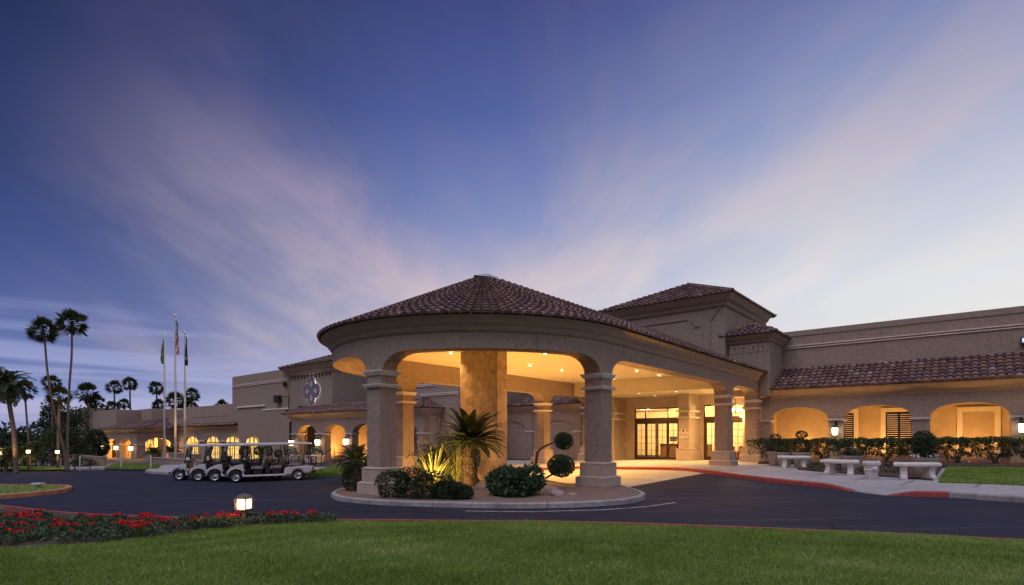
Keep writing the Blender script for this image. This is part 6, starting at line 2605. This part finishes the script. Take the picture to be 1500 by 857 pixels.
def put_cart(c, u, v, dh=0.0):
    p = gp(u, v)                                   # foot of the near front wheel
    hd = R(195.5 + dh)
    fx_, fy_ = math.cos(hd), math.sin(hd)
    # near side is the cart's left (+y) side
    lx, ly = -fy_, fx_
    ox, oy = p[0] - fx_ * 1.30 - lx * .52, p[1] - fy_ * 1.30 - ly * .52
    z = G(ox, oy)
    c.location = (ox, oy, z)
    c.rotation_euler = (0, 0, hd)
    c.rotation_euler[1] = math.atan(-.022 * fx_ - .004 * fy_)
put_cart(first, 346, 707)
for (u, v), dh, lb in zip(((315, 706), (291, 705), (263, 704)), (1.6, -1.4, 2.4), ('second golf cart from the road, tucked behind the nearest one', 'third golf cart from the road, between its two neighbours', 'farthest golf cart, its nose sticking out at the left end of the row')):
    c = dup(first, (0, 0, 0), label=lb)
    put_cart(c, u, v, dh)

# ================================================================== right-hand walk: benches, planters, urn
def stone_bench(label, u, v, rz, L=1.25):
    p = gp(u, v, .15)
    t = thing('stone_bench', label, 'bench', (p[0], p[1], SW(p[0], p[1])), rz, 'curved stone benches along the walk')
    m = MB()
    N, rad = 14, 1.25
    prof = [(-.20, .42), (-.225, .455), (-.225, .51), (-.18, .56), (.18, .56), (.225, .51), (.225, .455), (.20, .42)]
    rows = []
    for k in range(N + 1):
        a = (k / N - .5) * L / rad
        rows.append([((rad + o) * math.sin(a), rad - (rad + o) * math.cos(a) + .0, z) for o, z in prof])
    n = len(prof)
    m.add([q for r in rows for q in r], [(i * n + k, (i + 1) * n + k, (i + 1) * n + (k + 1) % n, i * n + (k + 1) % n) for i in range(N) for k in range(n)] + [tuple(range(n)), tuple(N * n + k for k in range(n))[::-1]])
    m.build('seat', STONE, t, bevel=.012)
    for s in (-1, 1):
        a = s * .30 * L / rad
        cx_, cy_ = rad * math.sin(a), rad - rad * math.cos(a)
        m = MB()
        pr = [(-.23, 0), (.23, 0), (.225, .08), (.16, .16), (.13, .28), (.17, .38), (.185, .425), (-.185, .425), (-.17, .38), (-.13, .28), (-.16, .16), (-.225, .08)]
        m.prism(pr, -.095, .095)
        lg = m.build('leg', STONE, t, bevel=.012)
        lg.location = (cx_, cy_, 0)
        lg.rotation_euler = (0, 0, a + R(90))
    return t
stone_bench('curved stone bench nearest the entrance column', 1163, 684, R(-22), 1.2)
stone_bench('curved stone bench left of the lion-mask urn', 1230, 694.5, R(-52), 1.2)
stone_bench('curved stone bench right of the lion-mask urn, at the edge of the lawn', 1343, 701, R(-12), 1.25)

def round_pot(label, u, v, r, h, kind, seed, top=None):
    p = gp(u, v, .15)
    t = thing('garden_planter', label, 'planter', (p[0], p[1], SW(p[0], p[1])), 0)
    m = MB()
    m.lathe([(r * .70, 0), (r * .78, .04), (r * .92, h * .55), (r * .95, h * .72), (r * 1.02, h * .76), (r * .97, h * .80), (r * 1.04, h * .86), (r * 1.06, h), (r * .94, h), (r * .9, h * .9)], 22)
    m.build('pot', TERRA, t, smooth=True, angle=35)
    m = MB()
    m.lathe([(.01, h * .91), (r * .92, h * .90)], 16, cap=False)
    m.build('soil', MULCH, t, fix=False)
    if kind == 'balls':
        n = 700
        d = unit(n)
        P = d * np.array([r * 1.0, r * 1.0, .30]) + np.array([0, 0, h + .26])
        leaf_mesh('foliage', P, d + rng.normal(0, .5, (n, 3)), .09, .028, LEAFD, t)
        m = MB()
        m.tube([(0, 0, h * .9), (0, 0, top)], .028, 6)
        m.build('trunk', BARK2, t)
        n = 350
        d = unit(n)
        leaf_mesh('clipped_ball', d * np.array([.21, .21, .14]) + np.array([0, 0, top]), d + rng.normal(0, .5, (n, 3)), .07, .024, LEAFD, t)
    elif kind == 'bush':
        n = 1300
        p_, d, rad = crown_cloud(n, (.36, .36, .50), 5, .6, seed=seed)
        leaf_mesh('foliage', p_ + np.array([0, 0, h + .42]), d + rng.normal(0, .5, (n, 3)), .085, .026, LEAFD, t)
        m = MB()
        m.tube([(0, 0, h * .9), (.02, 0, h + .5)], .03, 6)
        m.build('trunk', BARK2, t)
        P = unit(40) * np.array([r, r, .08]) + np.array([0, 0, h + .05])
        leaf_mesh('blossoms', P, unit(40), .09, .045, PETALW, t)
    else:
        n = 60
        az = rng.random(n) * 2 * PI
        D = np.stack([np.cos(az), np.sin(az), .6 + rng.random(n) * 1.2], 1)
        leaf_mesh('leaves', np.tile([0, 0, h * .92], (n, 1)) + rng.normal(0, .05, (n, 3)), D, .34, .05, LEAF, t, droop=.2)
        P = unit(160) * np.array([r * .9, r * .9, .14]) + np.array([0, 0, h + .04])
        leaf_mesh('foliage', P, unit(160) + np.array([0, 0, .5]), .09, .03, LEAFD, t)
    return t
round_pot('round clay planter with two-tier topiary behind the first bench', 1174, 682.5, .37, .70, 'balls', 1, 1.50)
round_pot('round clay planter with spiky plant behind the middle bench', 1247, 690, .40, .66, 'spiky', 2)
round_pot('round clay planter with tall clipped bush behind the bench by the lawn', 1354, 697, .38, .68, 'bush', 3)
round_pot('shaded clay planter with ball topiary at the left end of the hedge', 1136, 680, .36, .70, 'balls', 4, 1.38)
round_pot('shaded clay planter tucked under the hedge behind the first bench', 1149, 681, .34, .68, 'spiky', 5)

p = gp(1276.5, 700, .15)
t = thing('stone_urn', 'pale stone litter urn with a lion mask between two benches', 'urn', (p[0], p[1], SW(p[0], p[1])), R(-8))
m = MB()
m.lathe([(.175, 0), (.18, .03), (.205, .26), (.225, .275), (.23, .30), (.215, .315), (.222, .42), (.262, .46), (.275, .50), (.272, .56), (.255, .585), (.20, .59), (.19, .55)], 28)
m.build('body', STONE, t, smooth=True, angle=35)
m = MB()
for k in range(18):
    an = 2 * PI * k / 18
    m.box(.255 * math.cos(an) - .018, .255 * math.cos(an) + .018, .255 * math.sin(an) - .018, .255 * math.sin(an) + .018, .455, .55)
m.build('rim_flutes', STONE, t, bevel=.006)
m = MB()
m.lathe([(.001, -.055), (.05, -.045), (.075, -.01), (.08, .02)], 14, (0, -.225, .345), 'y', cap=False)
m.lathe([(.001, -.03), (.018, -.02), (.022, .01)], 8, (0, -.275, .335), 'y', cap=False)
for s in (-1, 1):
    m.lathe([(.001, -.02), (.016, -.01), (.018, .02)], 8, (s * .052, -.245, .40), 'y', cap=False)
m.tube([(.045 * math.cos(a), -.285, .325 + .052 * math.sin(a)) for a in np.linspace(0, -PI, 9)], .009, 5)
m.build('lion_mask', STONE, t, smooth=True)

# clipped hedge shrubs before the right arcade
def hedge_shrub(seed):
    g = np.random.default_rng(seed)
    t = thing('hedge_shrub', 'flat-clipped shrub on bare stems in the hedge before the right arcade', 'hedge', group='clipped shrubs in the hedge before the right arcade')
    n = 2900
    x = g.normal(0, .60, n).clip(-1.1, 1.1)
    y = g.uniform(-.42, .42, n)
    zt = 1.25 + .035 * np.sin(x * 5 + seed) + .02 * np.sin(x * 13)
    bot = .30 + .22 * np.abs(np.sin(x * 3.1 + seed)) + .12 * np.cos(x * 7 + seed * 2) - .12 * (np.abs(x) < .4)
    z = bot + (zt - bot) * (1 - g.random(n) ** 1.7)
    holes = (np.sin(x * 9 + z * 6 + seed) * np.cos(z * 11 - x * 4 + seed) > .33) & (z < 1.02)
    keep = ~holes
    P = np.stack([x, y, z], 1)[keep]
    k = len(P)
    D = g.normal(0, 1, (k, 3)) + np.array([0, -.3, .3])
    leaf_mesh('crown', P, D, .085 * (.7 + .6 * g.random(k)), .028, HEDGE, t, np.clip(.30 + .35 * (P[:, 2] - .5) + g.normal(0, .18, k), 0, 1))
    m = MB()
    for j in range(5):
        a = g.random() * 2 * PI
        q = (.75 * math.cos(a), .25 * math.sin(a), .95)
        m.tube([(.03 * math.cos(a), .03 * math.sin(a), -.05), (.10 * math.cos(a), .08 * math.sin(a), .35), (q[0] * .6, q[1] * .6, .65), q], [.028, .022, .014, .007], 5)
    m.build('trunk', BARK2, t)
    return t
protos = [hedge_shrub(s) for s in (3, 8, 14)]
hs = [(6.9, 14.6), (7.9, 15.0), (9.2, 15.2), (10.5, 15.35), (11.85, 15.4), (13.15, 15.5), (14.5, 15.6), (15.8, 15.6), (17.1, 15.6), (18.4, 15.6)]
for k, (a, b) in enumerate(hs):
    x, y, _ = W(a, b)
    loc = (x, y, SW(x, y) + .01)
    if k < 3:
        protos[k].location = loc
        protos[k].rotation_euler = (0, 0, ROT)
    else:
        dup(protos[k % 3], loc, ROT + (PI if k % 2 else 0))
px = W(12.4, 10.2)
for k, (a, b, lb) in enumerate(((10.6, 9.6, 'low dark ground-cover shrub between the first and middle bench'), (12.55, 8.7, 'low dark ground-cover shrub behind the lion-mask urn'))):
    q = W(a, b)
    bush('shrub', lb, 'shrub', (q[0], q[1], SW(q[0], q[1])), (1.0, .7, .20), 900, .07, LEAFD, None, seed=130 + k)

# ================================================================== geranium bed
def geranium(seed):
    g = np.random.default_rng(seed)
    t = thing('geranium_plant', 'red geranium plant in the flower bed along the front kerb', 'flower', group='red geraniums in the front flower bed')
    n = 120
    d = g.normal(size=(n, 3))
    d /= np.linalg.norm(d, axis=1, keepdims=True)
    d[:, 2] = np.abs(d[:, 2])
    P = d * np.array([.22, .22, .16]) * (.55 + .45 * g.random((n, 1))) + np.array([0, 0, .03])
    D = d + g.normal(0, .5, (n, 3)) + np.array([0, 0, .3])
    leaf_mesh('foliage', P, D, .062, .027, var_mat('geranium_leaf', [(0, (.030, .055, .026)), (.5, (.075, .115, .055)), (.85, (.12, .16, .085)), (1, (.20, .22, .13))], rough=.6, trans=.2) if 'geranium_leaf' not in MATS else MATS['geranium_leaf'], t, np.clip(g.normal(.5, .25, n), 0, 1))
    P, D = [], []
    m = MB()
    for k in range((1, 0, 1, 2, 0, 0)[seed % 6]):
        a = g.random() * 2 * PI
        r = .17 * g.random()
        h = .165 + .07 * g.random()
        c = np.array([r * math.cos(a), r * math.sin(a), h])
        m.tube([(c[0] * .5, c[1] * .5, .03), tuple(c)], .004, 4)
        q = g.normal(size=(34, 3))
        q /= np.linalg.norm(q, axis=1, keepdims=True)
        q[:, 2] = np.abs(q[:, 2]) * 1.0 - .15
        P.append(c + q * np.array([.058, .058, .036]))
        D.append(q + g.normal(0, .4, q.shape))
    if P:
        leaf_mesh('flower_heads', np.concatenate(P), np.concatenate(D), .034, .019, RED, t)
    m.build('stalks', LEAF, t, fix=False)
    return t
gp_protos = [geranium(200 + k) for k in range(6)]
spots = []
gr = np.random.default_rng(77)
tries = 0
while len(spots) < 235 and tries < 9000:
    tries += 1
    x = gr.uniform(-13.5, bed_near[-1][0] + .25)
    y0 = float(np.interp(x, BN[:, 0], BN[:, 1]))
    y1 = float(np.interp(x, EX[:, 0], EX[:, 1]))
    wdt = y1 - y0
    if wdt < .05:
        continue
    top = y0 + wdt * (.80 if x < -5.5 else .7)
    y = gr.uniform(y0 + .0, max(top, y0 + .1))
    if any((x - q[0]) ** 2 + (y - q[1]) ** 2 < .20 ** 2 for q in spots):
        continue
    if (x - bx) ** 2 + (y - by) ** 2 < .14 ** 2:
        continue
    if x > -5.3 and gr.random() < .45:
        continue
    spots.append((x, y))
for k, (x, y) in enumerate(spots):
    y1 = float(np.interp(x, EX[:, 0], EX[:, 1]))
    z = lawn_h(x, y, (y1 - y) * .95) + .005
    if k < 6:
        gp_protos[k].location = (x, y, z)
    else:
        dup(gp_protos[k % 6], (x, y, z), gr.random() * 6.28, scale=.70 + .38 * gr.random())
# ================================================================== a few things inside the lobby
x, y, _ = W(-1.0, 22.6)
t = thing('reception_desk', 'long wooden reception desk seen through the glass entrance doors', 'desk', (x, y, ZD), ROT)
WOOD = surf('desk_wood', (.16, .075, .035), rough=.45, vary=.3, nscale=6)
m = MB()
m.box(-1.8, 1.8, -.3, .3, 0, 1.04)
for k in range(5):
    m.box(-1.72 + k * .70, -1.10 + k * .70, -.325, -.302, .15, .92)
m.build('front_panels', WOOD, t, bevel=.01)
m = MB()
m.box(-1.9, 1.9, -.42, .36, 1.042, 1.09)
m.build('counter_top', STONE, t, bevel=.01)
for k, (dx_, lb) in enumerate(((-.9, 'dark monitor on the left half of the reception desk'), (.55, 'dark monitor on the right half of the reception desk'))):
    q = W(-1.0 + dx_, 22.55)
    mt = thing('desk_monitor', lb, 'monitor', (q[0], q[1], ZD + 1.09), ROT + PI)
    m = MB()
    m.box(-.13, .13, -.09, .09, 0, .02)
    m.box(-.02, .02, -.02, .02, .02, .16)
    m.build('stand', BLACK, mt)
    m = MB()
    m.box(-.27, .27, -.02, .02, .14, .50)
    m.build('display_case', BLACK, mt, bevel=.01)
for k, (a, b, lb) in enumerate(((2.75, 20.3, 'upholstered lobby armchair behind the left leaf of the second doors'), (3.75, 20.6, 'upholstered lobby armchair behind the right leaf of the second doors'))):
    q = W(a, b)
    ct = thing('armchair', lb, 'armchair', (q[0], q[1], ZD), ROT + (.4 if k else -.3))
    fab = surf('chair_fabric', (.26, .085, .05), rough=.85) if k == 0 else MATS['chair_fabric']
    m = MB()
    m.box(-.34, .34, -.34, .34, .26, .46)
    m.build('seat', fab, ct, bevel=.05)
    m = MB()
    m.prism([(-.33, .42), (.33, .42), (.33, .92), (.2, 1.0), (-.2, 1.0), (-.33, .92)], .26, .40)
    m.build('backrest', fab, ct, bevel=.05)
    for sx in (-.39, .39):
        m = MB()
        m.box(sx - .06, sx + .06, -.34, .36, .26, .64)
        m.build('armrest', fab, ct, bevel=.04)
    for sx in (-.3, .3):
        for sy in (-.3, .3):
            m = MB()
            m.frustum(sx, sy, 0, .27, .035, .05)
            m.build('leg', WOOD, ct)
q = W(2.25, 20.1)
lt = thing('table_lamp', 'glowing table lamp on a small stand just inside the second doors', 'table lamp', (q[0], q[1], ZD), ROT)
m = MB()
m.lathe([(.22, 0), (.22, .03), (.03, .06), (.03, .62), (.25, .64), (.25, .68), (.05, .69), (.07, .85), (.03, .98)], 16)
m.build('stand', WOOD, lt, smooth=True, angle=40)
m = MB()
m.lathe([(.22, .98), (.14, 1.30)], 18, cap=False)
m.build('lamp_shade', emit_mat('shade_glow', (1.0, .80, .50), 3.0), lt, smooth=True, fix=False)
